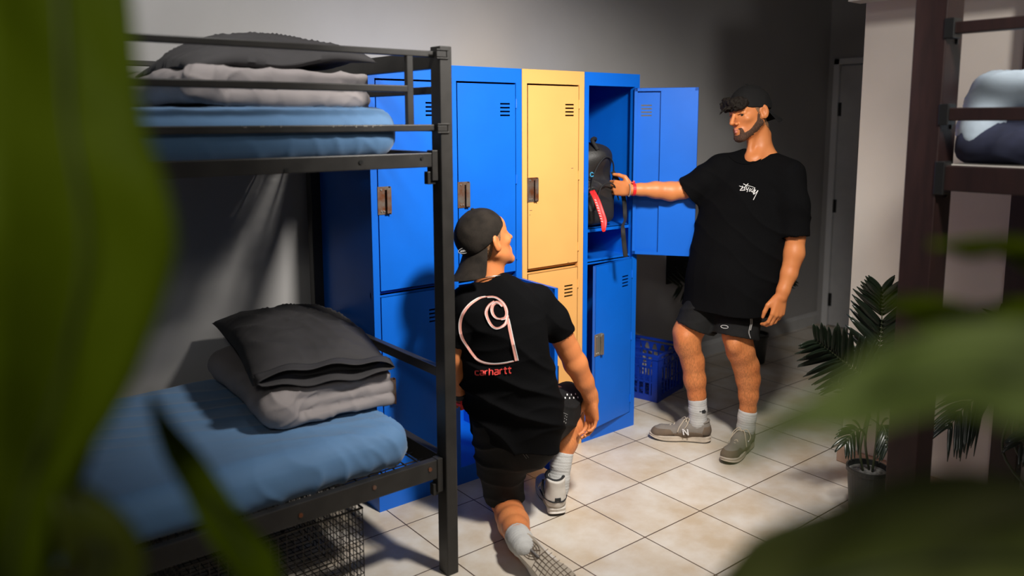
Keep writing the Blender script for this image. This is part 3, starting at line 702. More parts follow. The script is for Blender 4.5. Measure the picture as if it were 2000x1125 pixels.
def cr(P,k=6):    # Catmull-Rom resample
    P=[np.array(p,float) for p in P]; P=[2*P[0]-P[1]]+P+[2*P[-1]-P[-2]]; out=[]
    for i in range(1,len(P)-2):
        for j in range(k):
            t=j/k; out.append(.5*((2*P[i])+(-P[i-1]+P[i+1])*t+(2*P[i-1]-5*P[i]+4*P[i+1]-P[i+2])*t*t+(-P[i-1]+3*P[i]-3*P[i+1]+P[i+2])*t**3))
    out.append(P[-2]); return out
def print_px(surf,strokes,depth,m,name,par,dirv,off=.0015):
    mb=MB()
    for pts,wd in strokes:
        q=cr(pts,6) if len(pts)>2 else [np.array(pts[0],float)*(1-t)+np.array(pts[1],float)*t for t in np.linspace(0,1,7)]
        P3=onto(surf,[W(x,y,depth) for x,y in q],dirv,off); wm=[w*depth/FPX for w in (np.interp(np.linspace(0,1,len(q)),np.linspace(0,1,len(wd)),wd) if hasattr(wd,'__len__') else [wd]*len(q))]
        V,F=ribbon(P3,wm,dirv); mb.add(V,F)
    return mb.build(name,m,par)
def shoe(name,heel,fwd,up,L,mats,par,hi=False,laces=True,side=1,collar=True,wx=1.):
    """low or high trainer: heel = ground point under the heel, fwd = toe direction, up = from sole to instep"""
    mu,msole,mout,mlace,mliner,mlogo=mats
    up=nrm(up); f=nrm(A3(*fwd)-np.dot(fwd,up)*up); r=np.cross(f,up); h0=A3(*heel); fr=[r,f,up]
    T=lambda x,y,z: h0+r*x*wx+f*y+up*z
    R=L+.05
    S=SDF(h0+f*L/2-.22,h0+f*L/2+.22,.0028)
    b=side*.008
    S.cone(T(0,.040,.058),T(b,.13,.056),.036*wx,.040*wx,.02)
    S.cone(T(b,.13,.052),T(b,L-.060,.040),.041*wx,.035*wx,.02,n=up,f=.85/wx)
    S.cone(T(b,L-.060,.040),T(b*.4,L-.038,.036),.036*wx,.032*wx,.02,n=up,f=.8/wx)
    S.cone(T(0,.030,.062),T(0,.034,.092),.030*wx,.029*wx,.02)
    S.cone(T(0,.060,.080),T(b,.135,.078),.030,.027,.03)
    if hi:
        S.cone(T(0,.034,.08),T(0,.030,.150),.036,.038,.02); S.cone(T(0,.075,.08),T(0,.062,.150),.034,.034,.02)
    S.plane(T(0,0,.020),-up,.4,opening=False)
    zt=.150 if hi else .098
    tn=nrm(up+f*(-.10 if hi else .30)*-1)
    if hi: S.plane(T(0,.05,.158),nrm(up-f*.15),.09,k=.004,opening=False)
    else: S.plane(T(0,.045,.104),nrm(up+f*.12),.06,k=.004,opening=False)
    S.cone(T(0,.048,zt-.03),T(0,.052,zt+.06),.025 if not hi else .030,.036 if not hi else .038,.004,mode='s')
    o=sculpt(S,name,M_MESHF if (mu is M_SUEDE) else mu,par,2,lambda V:vn(V*45,2)*.0012)
    if not hi and mu is M_SUEDE:   # suede mudguard, toe cap and heel counter over the cloth upper
        base_D=S.D.copy(); 
        def panel(nm,fn):
            S2=SDF(h0+f*L/2-.22,h0+f*L/2+.22,.0028); S2.D=base_D-.0016; X,Y,Z=S2.ax[0][:,None,None]-h0[0],S2.ax[1][None,:,None]-h0[1],S2.ax[2][None,None,:]-h0[2]
            ly=X*f[0]+Y*f[1]+Z*f[2]; lz=X*up[0]+Y*up[1]+Z*up[2]
            S2.D=np.maximum(S2.D,fn(ly,lz)).astype(np.float32); sculpt(S2,nm,M_SUEDE,o,1)
        panel('toe_guard',lambda y,z: np.maximum(L*.60-y+.9*np.abs(z-.02)*0+ (z-.045)*1.2, z-.062))
        panel('side_panel',lambda y,z: np.maximum(z-.048-.012*np.sin(y*18),y-L*.80))
        panel('heel_counter',lambda y,z: np.maximum(y-.058+.25*z,z-.088))
    # sole from an outline
    ol=[(.0,0),(.026,.008),(.034,.035),(.033,.08),(.034,.13),(.044,.18),(.046,L-.07),(.038,L-.03),(.020,L-.006),(0,L)]
    ol=cr(ol,4); ring=[(x+side*.008*min(1,y/.13),y) for x,y in ol]+[(-x*.93+side*.008*min(1,y/.13),y) for x,y in ol[::-1][1:-1]]
    def lay(zf,gr):
        return [T(x*gr,L/2+(y-L/2)*gr,zf(y)) for x,y in ring]
    toe=lambda y:.014*max(0,(y-L*.72)/(L*.28))**2; hl=lambda y:.006*max(0,(.03-y)/.03)
    base=lambda y: toe(y)+hl(y); top=lambda y:.036-.010*min(1,y/L)+toe(y)*.8
    n=len(ring)
    def loft(layers,name,m):
        V=[p for l in layers for p in l]; F=[]
        for i in range(len(layers)-1):
            for k in range(n): F.append((i*n+k,i*n+(k+1)%n,(i+1)*n+(k+1)%n,(i+1)*n+k))
        F+= [tuple(range(n))[::-1],tuple((len(layers)-1)*n+k for k in range(n))]
        return MB().add(V,F).build(name,m,o,smooth=False,bevel=0)
    so=loft([lay(lambda y:base(y)+.004,.985),lay(lambda y:base(y)+.010,1.03),lay(lambda y:(base(y)+top(y))/2,1.0),lay(lambda y:top(y)-.003,1.03),lay(top,.985)],'midsole',msole)
    loft([lay(base,.96),lay(lambda y:base(y)+.005,1.0)],'outsole',mout)
    if collar:
        mb=MB(); pts=[T(.030*math.cos(a)*(1),.050+.040*math.sin(a),zt+.004-(.012*math.sin(a) if not hi else -.006*math.sin(a))) for a in np.linspace(0,2*math.pi,24,endpoint=False)]
        mb.tube(pts,.0075 if hi else .006,8,closed=True); mb.build('collar',mliner,o,smooth=True)
    if laces:
        mb=MB()
        for k in range(5):
            y=.120+k*.019; z=.098-.0055*k-.0004*k*k; w=.021-.001*k
            mb.tube(cr([T(b-w,y-.006,z-.012),T(b,y,z+.006),T(b+w,y+.006,z-.012)],5),.0026,6)
            mb.tube(cr([T(b+w,y-.006,z-.012),T(b,y+.002,z+.007),T(b-w,y+.006,z-.012)],5),.0026,6)
        for s in (-1,1):
            mb.tube(cr([T(b,.118,.110),T(b+s*.022,.108,.118),T(b+s*.045,.120,.092),T(b+s*.040,.135,.070),T(b+s*.024,.128,.088),T(b,.118,.110)],6),.0024,6)
            mb.tube(cr([T(b,.118,.110),T(b+s*.018,.130,.112),T(b+s*.038,.155,.080),T(b+s*.046,.165,.055)],6),.0024,6)
        mb.build('laces',mlace,o,smooth=True)
    return o,T
def block_letter(c,x,y,s):  # simple slanted strokes used for small marks
    return []
# ------------------------------------------------------------------ standing person
H1=Head(W(1463,221,3.765),-.84*R_-.46*F_-.20*U_,U_)
f1=nrm(-F_*.80-R_*.60+A3(0,0,0)); f1[2]=0; f1=nrm(f1); a1=nrm(np.cross(f1,A3(0,0,1)))   # facing and across
lo=A3(-.05,-.55,-.01); hi=A3(1.15,.75,1.80)
S=SDF(lo,hi,.0036)
tor=[Q4(1480,352,3.80,.095),Q4(1472,368,3.81,.150),Q4(1462,400,3.83,.170),Q4(1448,470,3.86,.150),Q4(1436,540,3.89,.160)]
S.chain(tor,k=.03,n=f1,f=.64)
S.chain([Q4(1478,250,3.79,.053),Q4(1487,302,3.80,.060)],k=.02)
S.cone(W(1485,304,3.80),W(1414,330,3.87),.044,.042,.03); S.cone(W(1490,303,3.80),W(1540,340,3.71),.044,.050,.03)
S.ell(W(1477,313,3.775),(.066,.055,.045),k=.03)
# sternomastoid and collar bones
S.cone(W(1470,262,3.75),W(1462,306,3.76),.014,.012,.02); S.cone(W(1500,262,3.79),W(1480,306,3.735),.012,.010,.02)
# right arm to the locker
S.chain([Q4(1412,330,3.86,.050),Q4(1372,350,3.90,.049),Q4(1334,371,3.94,.043),Q4(1310,374,3.94,.047),Q4(1280,371,3.935,.041),Q4(1250,370,3.925,.030),Q4(1236,370,3.92,.028)],k=.015)
# left arm hanging
S.chain([Q4(1542,342,3.70,.056),Q4(1553,400,3.68,.052),Q4(1553,462,3.67,.044),Q4(1551,495,3.67,.046),Q4(1541,535,3.665,.037),Q4(1530,567,3.66,.029),Q4(1526,580,3.66,.028)],k=.015)
# legs
S.chain([Q4(1406,525,3.92,.075),Q4(1384,590,3.92,.068),Q4(1353,632,3.935,.070),Q4(1343,650,3.94,.069),Q4(1342,672,3.945,.061),Q4(1353,705,3.97,.0545),Q4(1357,742,3.985,.0525),Q4(1361,772,3.995,.042),Q4(1363,805,4.00,.033),Q4(1362,830,4.015,.029)],k=.02)
S.chain([Q4(1460,530,3.83,.097),Q4(1448,600,3.83,.090),Q4(1440,655,3.83,.068),Q4(1446,685,3.84,.064),Q4(1457,715,3.87,.0600),Q4(1461,740,3.885,.0555),Q4(1462,772,3.895,.045),Q4(1461,800,3.91,.037),Q4(1459,815,3.91,.033),Q4(1457,850,3.93,.031)],k=.02)
S.ell(W(1336,664,3.90),(.030,.030,.036),k=.03); S.ell(W(1434,676,3.785),(.030,.030,.036),k=.03)
add_head(S,H1)
cr_=[(.55,.7,.5),(.6,.75,.5),(.65,.8,.5),(.7,.8,.5)]
add_hand(S,W(1234,370,3.92),-.80*R_+.40*F_+.10*U_,U_*.9-F_*.3,F_*.9+R_*.35,[(.7,.9,.6)]*4,((.55,.75,-.15),(.95,.25,-.05),(1.,.02,.0)))
add_hand(S,W(1526,578,3.66),-U_*.95-R_*.20,-R_*.92-F_*.38,F_*.85-R_*.35,[(.35,.65,.4),(.45,.7,.4),(.5,.75,.4),(.55,.75,.4)],((.80,.55,.2),(.95,.1,.25),(.95,-.1,.3)))
p1=sculpt(S,'person',M_SKIN,None,2,lambda V:vn(V*30,4)*.0006)
tag(p1,'standing person in black t-shirt, shorts and backwards cap reaching into the open locker','person')
head_parts(H1,p1)
# hair: short sides, curls escaping at the front
def fuzz(H,par,name,m,regs,cut=(),off=.0022,seed=3,neck=None,amp=.0010):
    S=SDF(H.c-.16,H.c+.16,.0024); add_head(S,H,ears=False)
    if neck: S.cone(*neck,k=.02)
    S.D-=off; Rg=SDF(H.c-.16,H.c+.16,.0024)
    for a,b,ra,rb in regs: Rg.cone(H.T(*a),H.T(*b),ra,rb,.004)
    for c,r in cut: Rg.ell(H.T(*c),A3(*r),H.fr,k=.003,mode='s')
    S.D=np.maximum(S.D,Rg.D); return sculpt(S,name,m,par,1,lambda V:vn(V*190,seed)*amp)
nk1=(W(1478,250,3.79),W(1487,302,3.80),.053,.060)
REG=[((s_*.05,-.06,.03),(s_*.05,-.075,-.045),.055,.040) for s_ in (-1,1)]+[((0,-.08,.02),(0,-.085,-.055),.06,.04)]+[((s_*.078,.010,.03),(s_*.078,-.004,-.02),.022,.012) for s_ in (-1,1)]
fuzz(H1,p1,'side_hair',M_HAIRB,REG,neck=nk1)
BRD=[]
for s_ in (-1,1): BRD+=[((s_*.078,.012,-.01),(s_*.070,.008,-.05),.010,.017),((s_*.068,.010,-.055),(s_*.050,.045,-.092),.021,.022),((s_*.050,.045,-.092),(s_*.015,.088,-.112),.022,.022),((0,.112,-.054),(s_*.027,.094,-.066),.0055,.007),((s_*.029,.092,-.066),(s_*.026,.086,-.095),.008,.014)]
BRD+=[((-.015,.088,-.112),(.015,.088,-.112),.022,.022)]
fuzz(H1,p1,'beard',M_BEARD,BRD,cut=[((0,.100,-.070),(.021,.025,.0095))],off=.0016,seed=6,neck=nk1)
S=SDF(H1.c-.20,H1.c+.20,.0026); rs=random.Random(5)
for i in range(70):
    x=rs.uniform(-.062,.066); y=.084-.42*abs(x)+rs.uniform(-.004,.018); z=rs.uniform(.044,.078); a=rs.uniform(0,6.28); q=[]
    for j in range(7):
        t=j/6; ang=a+t*3.6; rr=.010*(1-.35*t)
        q.append(tuple(H1.T(x+rr*math.cos(ang),y+.008+.016*t,z+rr*math.sin(ang)-.014*t))+(.0078*(1-.40*t),))
    S.chain(q,k=.007)
for (x,y,z,dx,dy,dz) in ((.02,.10,.045,.004,.050,-.018),(.0,.105,.04,-.004,.052,-.010),(.035,.095,.04,.012,.045,-.022),(-.03,.1,.05,-.01,.04,-.02),(.05,.08,.045,.02,.03,-.02)):
    S.chain([tuple(H1.T(x,y,z))+(.006,),tuple(H1.T(x+dx*.5,y+dy*.5,z+dz*.25))+(.004,),tuple(H1.T(x+dx,y+dy,z+dz))+(.0015,)],k=.004)
sculpt(S,'curly_fringe',M_HAIR,p1,1,lambda V:vn(V*110,8)*.0035+vn(V*240,9)*.0015)
cap(H1,p1,M_CAP,brim_drop=.72,bl=.070)
# t-shirt
def shirt1():
    S=SDF(lo,hi,.005)
    T_=[Q4(1478,340,3.80,.110),Q4(1471,372,3.81,.190),Q4(1462,410,3.83,.230),Q4(1451,450,3.845,.234),Q4(1441,500,3.86,.232),Q4(1429,555,3.88,.232),Q4(1418,606,3.90,.226)]
    S.chain(T_,k=.03,n=[f1]*6,f=[.60,.60,.60,.62,.68,.74],capend=0)
    S.cone(W(1394,545,3.91),W(1385,612,3.92),.090,.112,.03); S.cone(W(1452,545,3.82),W(1447,625,3.81),.112,.126,.03)
    S.cone(W(1480,307,3.80),W(1406,325,3.87),.050,.064,.03,n=A3(0,0,1),f=.9); S.cone(W(1495,307,3.79),W(1542,338,3.71),.050,.072,.03)
    S.cone(W(1482,335,3.80),W(1420,350,3.87),.07,.08,.03); S.cone(W(1482,335,3.79),W(1535,360,3.73),.07,.085,.03)
    S.chain([Q4(1410,330,3.86,.066),Q4(1380,352,3.90,.076),Q4(1345,374,3.945,.086)],k=.03,capend=1)
    S.chain([Q4(1541,343,3.70,.072),Q4(1547,400,3.68,.070),Q4(1552,463,3.67,.064)],k=.03,capend=1)
    S.plane(W(1418,602,3.90),nrm(-A3(0,0,1)-a1*.01),.45)
    # neckline
    S.cone(W(1486,276,3.79),W(1480,240,3.78),.068,.080,.006,mode='s'); S.ell(W(1473,287,3.725),(.072,.072,.050),k=.010,mode='s')
    def dp(V):
        y=(V-W(1460,400,3.83))
        low=np.clip((1.28-V[:,2])/.5,0,1)
        return ridges(V,A3(.55*R_[0],.55*R_[1],0)+A3(0,0,.65),24,11,1.1,3.2)*.017*(.45+.8*low)+vn(V*4.5,2)*.010-.004+ridges(V,a1,30,17,1,4)*.006*low
    return sculpt(S,'t_shirt',M_SHIRT,p1,2,dp,opening=True,thick=.003)
sh1=shirt1()
# neck rib
mb=MB(); ptsn=onto(sh1.name,[W(x,y,3.6) for x,y in cr([(1447,297),(1455,307),(1467,314),(1484,314),(1502,306),(1516,295)],6)],F_,.001)
mb.tube(ptsn,.0030,6); mb.build('neck_rib',M_SHIRT,sh1,smooth=True)
# shorts
def shorts1():
    S=SDF(lo,A3(1.15,.75,1.1),.005)
    S.chain([Q4(1432,520,3.88,.16),Q4(1432,550,3.89,.160)],k=.03,n=f1,f=.66)
    S.chain([Q4(1400,540,3.92,.078),Q4(1381,586,3.92,.089),Q4(1357,641,3.935,.101)],k=.03,capend=1)
    S.chain([Q4(1456,545,3.84,.095),Q4(1447,595,3.84,.105),Q4(1436,658,3.83,.113)],k=.03,capend=1,n=f1,f=.9)
    return sculpt(S,'shorts',M_SHORT,p1,2,lambda V:ridges(V,A3(.3,.2,1),34,23,1.2,5)*.010+vn(V*8,5)*.006-.002,opening=True,thick=.004)
so1=shorts1()
mb=MB(); V=onto(so1.name,[W(1434+6*math.cos(a)*1.0,647+3*math.sin(a)+1.5*math.cos(a)*0,3.6) for a in np.linspace(0,2*math.pi,14,endpoint=False)],F_)
mb.tube(V,.0012,5,closed=True); mb.build('hem_badge',M_PRINTW,so1)
mb=MB(); q=[W(x,y,3.7) for x,y in cr([(1467,610),(1470,630),(1466,650),(1469,662)],5)]; mb.tube([p-F_*.004 for p in onto(so1.name,q,F_)],.0022,6); mb.tube([p-F_*.006+R_*.006 for p in onto(so1.name,q[:10],F_)],.0022,6); mb.build('drawstring',M_STITCH,so1)
# socks
def sock(P,m,par,nm='sock',h=.0035):
    lo_=np.min([p[:3] for p in P],0)-.09; hi_=np.max([p[:3] for p in P],0)+.09
    S=SDF(lo_,hi_,h); S.chain(P,k=.012,capend=2)
    ax=nrm(A3(*P[0][:3])-A3(*P[-1][:3]))
    return sculpt(S,nm,m,par,1,lambda V:.0005*np.sin((V@ax)*520)+ridges(V,ax,80,7,.5,10)*.0015)
s1=sock([Q4(1362,778,3.995,.0455),Q4(1363,800,4.00,.0435),Q4(1363,822,4.01,.0435),Q4(1361,838,4.02,.038)],M_SOCK,p1)
s2=sock([Q4(1461,802,3.905,.0445),Q4(1459,815,3.91,.0430),Q4(1457,835,3.92,.0430),Q4(1452,858,3.93,.040)],M_SOCK,p1)
mb=MB(); 
for a,b in (((1371,803),(1377,801)),((1371,806),(1377,806)),((1366,804),(1379,804))):
    mb.tube([W(*a,3.955),W(*b,3.96)],.0035,6)
mb.build('sock_emblem',M_WEB,s1)
SH=(M_SUEDE,M_SOLE,M_SOLEB,M_LACE,M_MESHF,M_PRINTW)
hl=A3(.655,.068,0); tf=A3(-.165,.235,0)
hR=A3(.613,.090,0); tR=A3(-.195,.215,0)
e1,T1=shoe('shoe',hR,tR,(0,0,1),.300,SH,p1,side=1)
hL=A3(.735,-.055,0); e2,T2=shoe('shoe',hL,A3(-.262,-.055,0),(0,0,1),.300,SH,p1,side=-1)
def nlogo(T,o,s,L=.295):  # the big slanted letter on the quarter panel
    mb=MB()
    for (y0,z0,y1,z1) in ((.112,.048,.117,.076),(.137,.076,.116,.050),(.134,.048,.140,.076)):
        for (a,b) in ((0,1),):
            P=[T(s*.050,y0,z0),T(s*.044,y1,z1)]; mb.tube(P,.0034,6)
    mb.build('side_letter',M_PRINTW,o)
nlogo(T1,e1,-1); nlogo(T2,e2,-1); 
# wrist bands
def band(c,ax,r,hw,th,m,nm,par,n=24,squash=1,sd=None):
    ax=nrm(ax); x=nrm(np.cross(ax,sd if sd is not None else A3(0,0,1))); y=np.cross(ax,x); V=[];F=[]
    for i in range(n):
        a=2*math.pi*i/n; e=math.cos(a)*x+math.sin(a)*y*squash
        for (dr,da) in ((0,-hw),(th,-hw),(th,hw),(0,hw)): V.append(A3(*c)+e*(r+dr)+ax*da)
    for i in range(n):
        j=(i+1)%n
        for k in range(4): F.append((4*i+k,4*j+k,4*j+(k+1)%4,4*i+(k+1)%4))
    return MB().add(V,F).build(nm,m,par,smooth=False)
c=W(1237,370,3.92); ax=W(1237,370,3.92)-W(1280,371,3.935)
bnd=band(W(1237,370,3.921),ax,.0305,.0075,.0015,M_RED,'wristband',p1)
MB().tube([W(1235,358,3.90),W(1239,354,3.90)],.006,8).build('clasp',M_RED,bnd)
mb=MB(); cc=W(1228,371,3.918); x=nrm(np.cross(nrm(ax),A3(0,0,1))); y=np.cross(nrm(ax),x)
for i in range(26):
    a=2*math.pi*i/26; p=cc+.0295*(math.cos(a)*x+math.sin(a)*y); mb.tube([p-nrm(ax)*.0022,p+nrm(ax)*.0022],.0026,6)
mb.build('bead_bracelet',M_SILV,p1)
# chest mark, drawn as overlapping brush strokes (1/18.75 px grid of the photo)
g=lambda x,y:(1440+x/18.75,340+y/18.75)
st=[([g(120,425),g(180,450),g(230,440),g(180,520),g(130,590)],1.6),([g(130,590),g(220,590),g(300,585)],1.8),([g(290,480),g(220,490),g(190,560)],1.4),([g(250,350),g(330,400),g(470,450),g(610,510)],[2.2,1.4,1.]),
    ([g(405,350),g(330,420),g(280,500),g(260,580)],2.2),([g(360,450),g(320,540),g(370,560),g(420,480)],1.8),([g(420,480),g(370,580),g(350,660)],1.8),([g(470,520),g(430,580),g(420,650)],1.8),([g(540,540),g(470,590),g(480,640),g(540,620)],1.8),([g(600,570),g(530,640),g(520,690)],1.8),
    ([g(610,520),g(570,560),g(600,600),g(560,660),g(550,750)],1.8),([g(630,580),g(590,650),g(560,750)],1.8),([g(560,750),g(640,680),g(700,600)],1.8),([g(700,600),g(650,720),g(600,830),g(545,950)],[2.4,2.,1.8,2.2])]
print_px(sh1.name,[(a_,[w_*.62 for w_ in b_] if hasattr(b_,'__len__') else b_*.62) for a_,b_ in st],3.70,M_PRINTW,'chest_print',sh1,F_,off=.004)
# ------------------------------------------------------------------ kneeling person
H2=Head(W(948,470,3.03),R_*.70+F_*.60+U_*.36,U_)
f2=nrm(F_*.90+R_*.42); f2[2]=0; f2=nrm(f2); a2=nrm(np.cross(f2,A3(0,0,1)))
lo2=A3(-1.35,-.65,-.01); hi2=A3(.05,.62,1.42)
S=SDF(lo2,hi2,.0036)
S.chain([Q4(976,606,3.05,.092),Q4(980,622,3.06,.145),Q4(982,650,3.07,.155),Q4(992,720,3.09,.140),Q4(1005,780,3.12,.135),Q4(1010,815,3.15,.140)],k=.03,n=f2,f=.6)
S.chain([Q4(950,490,3.05,.056),Q4(956,545,3.06,.060)],k=.02)
S.cone(W(962,566,3.06),W(1048,592,3.11),.040,.044,.03); S.cone(W(956,566,3.06),W(914,596,3.02),.040,.044,.03)
# right arm hanging over the knee
S.chain([Q4(1056,590,3.11,.056),Q4(1088,640,3.14,.052),Q4(1110,682,3.19,.044),Q4(1124,710,3.215,.047),Q4(1141,745,3.25,.038),Q4(1152,770,3.28,.030),Q4(1156,782,3.29,.029)],k=.015)
# left arm, forearm reaching forward and down behind the bed post
S.chain([Q4(908,592,3.02,.056),Q4(888,650,3.04,.050),Q4(884,695,3.07,.044),Q4(889,725,3.12,.044),Q4(898,758,3.20,.032),Q4(902,775,3.24,.028)],k=.015)
# left leg: thigh down, knee and shin on the floor
S.chain([Q4(978,822,3.17,.085),Q4(982,900,3.19,.080),Q4(985,958,3.24,.064),Q4(987,978,3.255,.058),Q4(996,1005,3.17,.056),Q4(1003,1022,3.06,.058),Q4(1008,1036,2.98,.048),Q4(1012,1047,2.91,.036),Q4(1018,1062,2.86,.034)],k=.02)
# right leg: foot flat, knee raised
S.chain([Q4(1046,815,3.16,.102),Q4(1080,795,3.28,.085),Q4(1108,782,3.39,.062),Q4(1117,800,3.385,.052),Q4(1114,830,3.36,.056),Q4(1104,865,3.34,.048),Q4(1097,895,3.325,.036),Q4(1092,935,3.315,.033)],k=.02)
S.ell(W(1008,835,3.15),(.11,.085,.09),k=.04)
add_head(S,H2)
add_hand(S,W(1155,780,3.285),-U_*.97+R_*.05+F_*.1,F_*.80-R_*.60,-R_*.80-F_*.60,[(.30,.60,.4),(.30,.65,.4),(.35,.65,.45),(.40,.70,.45)],((.75,.60,.25),(.92,.30,.25),(.95,.0,.3)),k=.96)
add_hand(S,W(902,773,3.235),-U_*.15+F_*.98,R_*.9+F_*.2,-U_*.4-F_*.5,[(.4,.7,.4),(.45,.75,.4),(.5,.75,.4),(.5,.75,.4)],((.80,.55,.2),(.95,.1,.25),(.95,-.1,.3)),k=.96)
p2=sculpt(S,'person',M_SKIN2,None,2,lambda V:vn(V*30,4)*.0006)
tag(p2,'person kneeling on one knee in black t-shirt with large back print and backwards cap','person')
head_parts(H2,p2)
fuzz(H2,p2,'short_hair',M_HAIRB,REG,neck=(W(956,490,3.05),W(958,545,3.06),.056,.060))
c2=cap(H2,p2,M_CAPB,brim_drop=.75,bl=.078,slope=.42,z0=.020)
# oval badge on the back of the cap
def oval(c,x,y,n,rx,ry,m,nm,par,w=.0022,fill=None):
    pts=[A3(*c)+x*rx*math.cos(a)+y*ry*math.sin(a)+n*.0015 for a in np.linspace(0,2*math.pi,22,endpoint=False)]
    return MB().tube(pts,w*.5,5,closed=True).build(nm,m,par)
cc=onto(c2.name,[W(908,489,3.0)],F_,.001)[0]
bo=oval(cc,nrm(R_*.95+U_*.18+F_*.2),nrm(U_-R_*.18),-F_,.021,.010,M_STITCH,'cap_badge',c2)
mb=MB()
for k in range(6): x=-.013+.0045*k; b=cc-F_*.003+R_*x+U_*(x*.18); mb.tube([b-U_*.004,b+R_*.002+U_*.0035],.0009,5)
mb.build('badge_lettering',M_PRINTW,bo)
# necklace
mb=MB(); pts=[]
for a in np.linspace(0,2*math.pi,60,endpoint=False):
    pts.append(W(955,541,3.055)+nrm(R_)*.067*math.cos(a)+nrm(F_*A3(1,1,0))*.062*math.sin(a)+A3(0,0,1)*(.010*math.cos(a)-.012*math.sin(a)))
mb.tube(pts,.0020,6,closed=True); mb.build('necklace',M_SILV,p2,smooth=True)
def shirt2():
    S=SDF(lo2,hi2,.005)
    S.chain([Q4(975,590,3.05,.110),Q4(980,622,3.06,.172),Q4(981,660,3.07,.184),Q4(986,700,3.08,.182),Q4(997,750,3.10,.186),Q4(1007,800,3.12,.190),Q4(1008,850,3.14,.186)],k=.03,n=f2,f=.66)
    S.cone(W(962,566,3.06),W(1046,590,3.11),.054,.066,.03); S.cone(W(956,566,3.06),W(916,592,3.02),.054,.062,.03)
    S.cone(W(972,590,3.06),W(1036,602,3.11),.08,.08,.03); S.cone(W(965,590,3.06),W(925,605,3.03),.08,.075,.03)
    S.chain([Q4(1050,592,3.11,.070),Q4(1078,625,3.13,.068),Q4(1097,655,3.155,.060)],k=.03,capend=1)
    S.chain([Q4(908,594,3.02,.066),Q4(893,640,3.035,.062),Q4(887,668,3.05,.056)],k=.03,capend=1)
    S.plane(W(1005,862,3.14),nrm(-A3(0,0,1)*1.0-f2*.10-a2*.12),.45)
    S.cone(W(952,538,3.06),W(948,490,3.05),.058,.075,.006,mode='s')
    def dp(V):
        low=np.clip((.95-V[:,2])/.45,0,1)
        return ridges(V,A3(.6*R_[0],.6*R_[1],0)+A3(0,0,.9),26,12,1.1,3.2)*.016*(.25+low)+vn(V*4.5,2)*.008-.004+ridges(V,A3(0,0,1)-a2*.4,38,17,1,4)*.012*low
    return sculpt(S,'t_shirt',M_SHIRT,p2,2,dp,opening=True,thick=.003)
sh2=shirt2()
def shorts2():
    S=SDF(lo2,A3(.1,.62,.9),.005)
    S.chain([Q4(1008,812,3.13,.150),Q4(1008,845,3.15,.168)],k=.03,n=f2,f=.72)
    S.chain([Q4(975,830,3.15,.112),Q4(980,900,3.19,.100),Q4(985,975,3.245,.080)],k=.03,capend=1)
    S.chain([Q4(1040,835,3.14,.120),Q4(1078,808,3.26,.100),Q4(1113,777,3.40,.078)],k=.03,capend=1)
    return sculpt(S,'shorts',M_SHORT,p2,2,lambda V:ridges(V,A3(.3,.2,1),36,23,1.2,5)*.011+vn(V*8,5)*.006-.003,opening=True,thick=.004)
so2=shorts2()
def seam(surf,px,d,m,nm,par,r=.0011,dash=True,off=.003):
    q=cr(px,8) if len(px)>2 else [np.array(px[0])*(1-t)+np.array(px[1])*t for t in np.linspace(0,1,16)]
    P=[p-F_*off for p in onto(surf,[W(x,y,d) for x,y in q],F_,0)]; mb=MB()
    if dash:
        for i in range(0,len(P)-1,2): mb.tube([P[i],P[i]*.35+P[i+1]*.65],r,5)
    else: mb.tube(P,r,5)
    return mb.build(nm,m,par)
for k,px in enumerate((((1061,862),(1085,850),(1100,832),(1107,815)),((1063,868),(1088,855),(1104,836),(1110,818)),((1060,858),(1072,877)),((1064,857),(1077,874)),((1102,812),(1111,818)),((1018,872),(1028,886)),((1022,870),(1032,884)))):
    seam(so2.name,px,3.1,M_STITCH,'stitching',so2)
mb=MB()
for k in range(7): # chequered knee patch
    x,y=1103+k*4.6,771+k*1.2
    for j in range(2):
        P=onto(so2.name,[W(x+dx,y+j*5+dy,3.2) for dx,dy in ((0,0),(2.3,.5),(2.3,3),(0,2.5))],F_,.002); mb.add(P,[(0,1,2,3)]) if (k+j)%2 else None
mb.build('knee_print',M_PRINTW,so2)
s3=sock([Q4(1099,882,3.325,.046),Q4(1095,905,3.32,.043),Q4(1092,935,3.315,.042),Q4(1091,955,3.315,.042)],M_SOCK,p2)
s4=sock([Q4(1010,1046,2.93,.047),Q4(1016,1056,2.88,.045),Q4(1022,1066,2.845,.043)],M_SOCK,p2)
SH2=(M_LEATH,M_LEATH,M_SOLEB,M_LACE,M_LINER,M_PRINTW)
h3=A3(-.489,.000,0); fw3=A3(.47,.88,0)
e3,T3=shoe('shoe',h3,fw3,(0,0,1),.300,SH2,p2,hi=True,side=1,wx=1.15)
mb=MB() # dark overlays at the heel and ankle of the high-top
mb.tube(cr([T3(-.044,.10,.075),T3(-.041,.04,.070),T3(-.022,-.004,.068),T3(.0,-.008,.067),T3(.022,-.004,.068),T3(.041,.04,.070),T3(.044,.10,.075)],6),.0032,6)
mb.tube(cr([T3(.040,.045,.072),T3(.042,.06,.10),T3(.038,.075,.13)],6),.005,6); mb.tube(cr([T3(-.040,.045,.072),T3(-.042,.06,.10),T3(-.038,.075,.13)],6),.005,6)
mb.build('dark_overlay',M_LINER,e3,smooth=True)
S=SDF(T3(0,.02,.05)-.09,T3(0,.02,.05)+.09,.0028); S.cone(T3(0,.040,.052),T3(0,.065,.050),.0385*1.15,.040*1.15,.01); S.plane(T3(0,.085,.05),nrm(fw3),.2,opening=False); S.plane(T3(0,0,.066),A3(0,0,1),.2,opening=False); S.plane(T3(0,0,.030),-A3(0,0,1),.2,opening=False)
sculpt(S,'heel_panel',mat('taupe_suede',(.30,.26,.21),.85,bump=.3,bscale=200),e3,2)
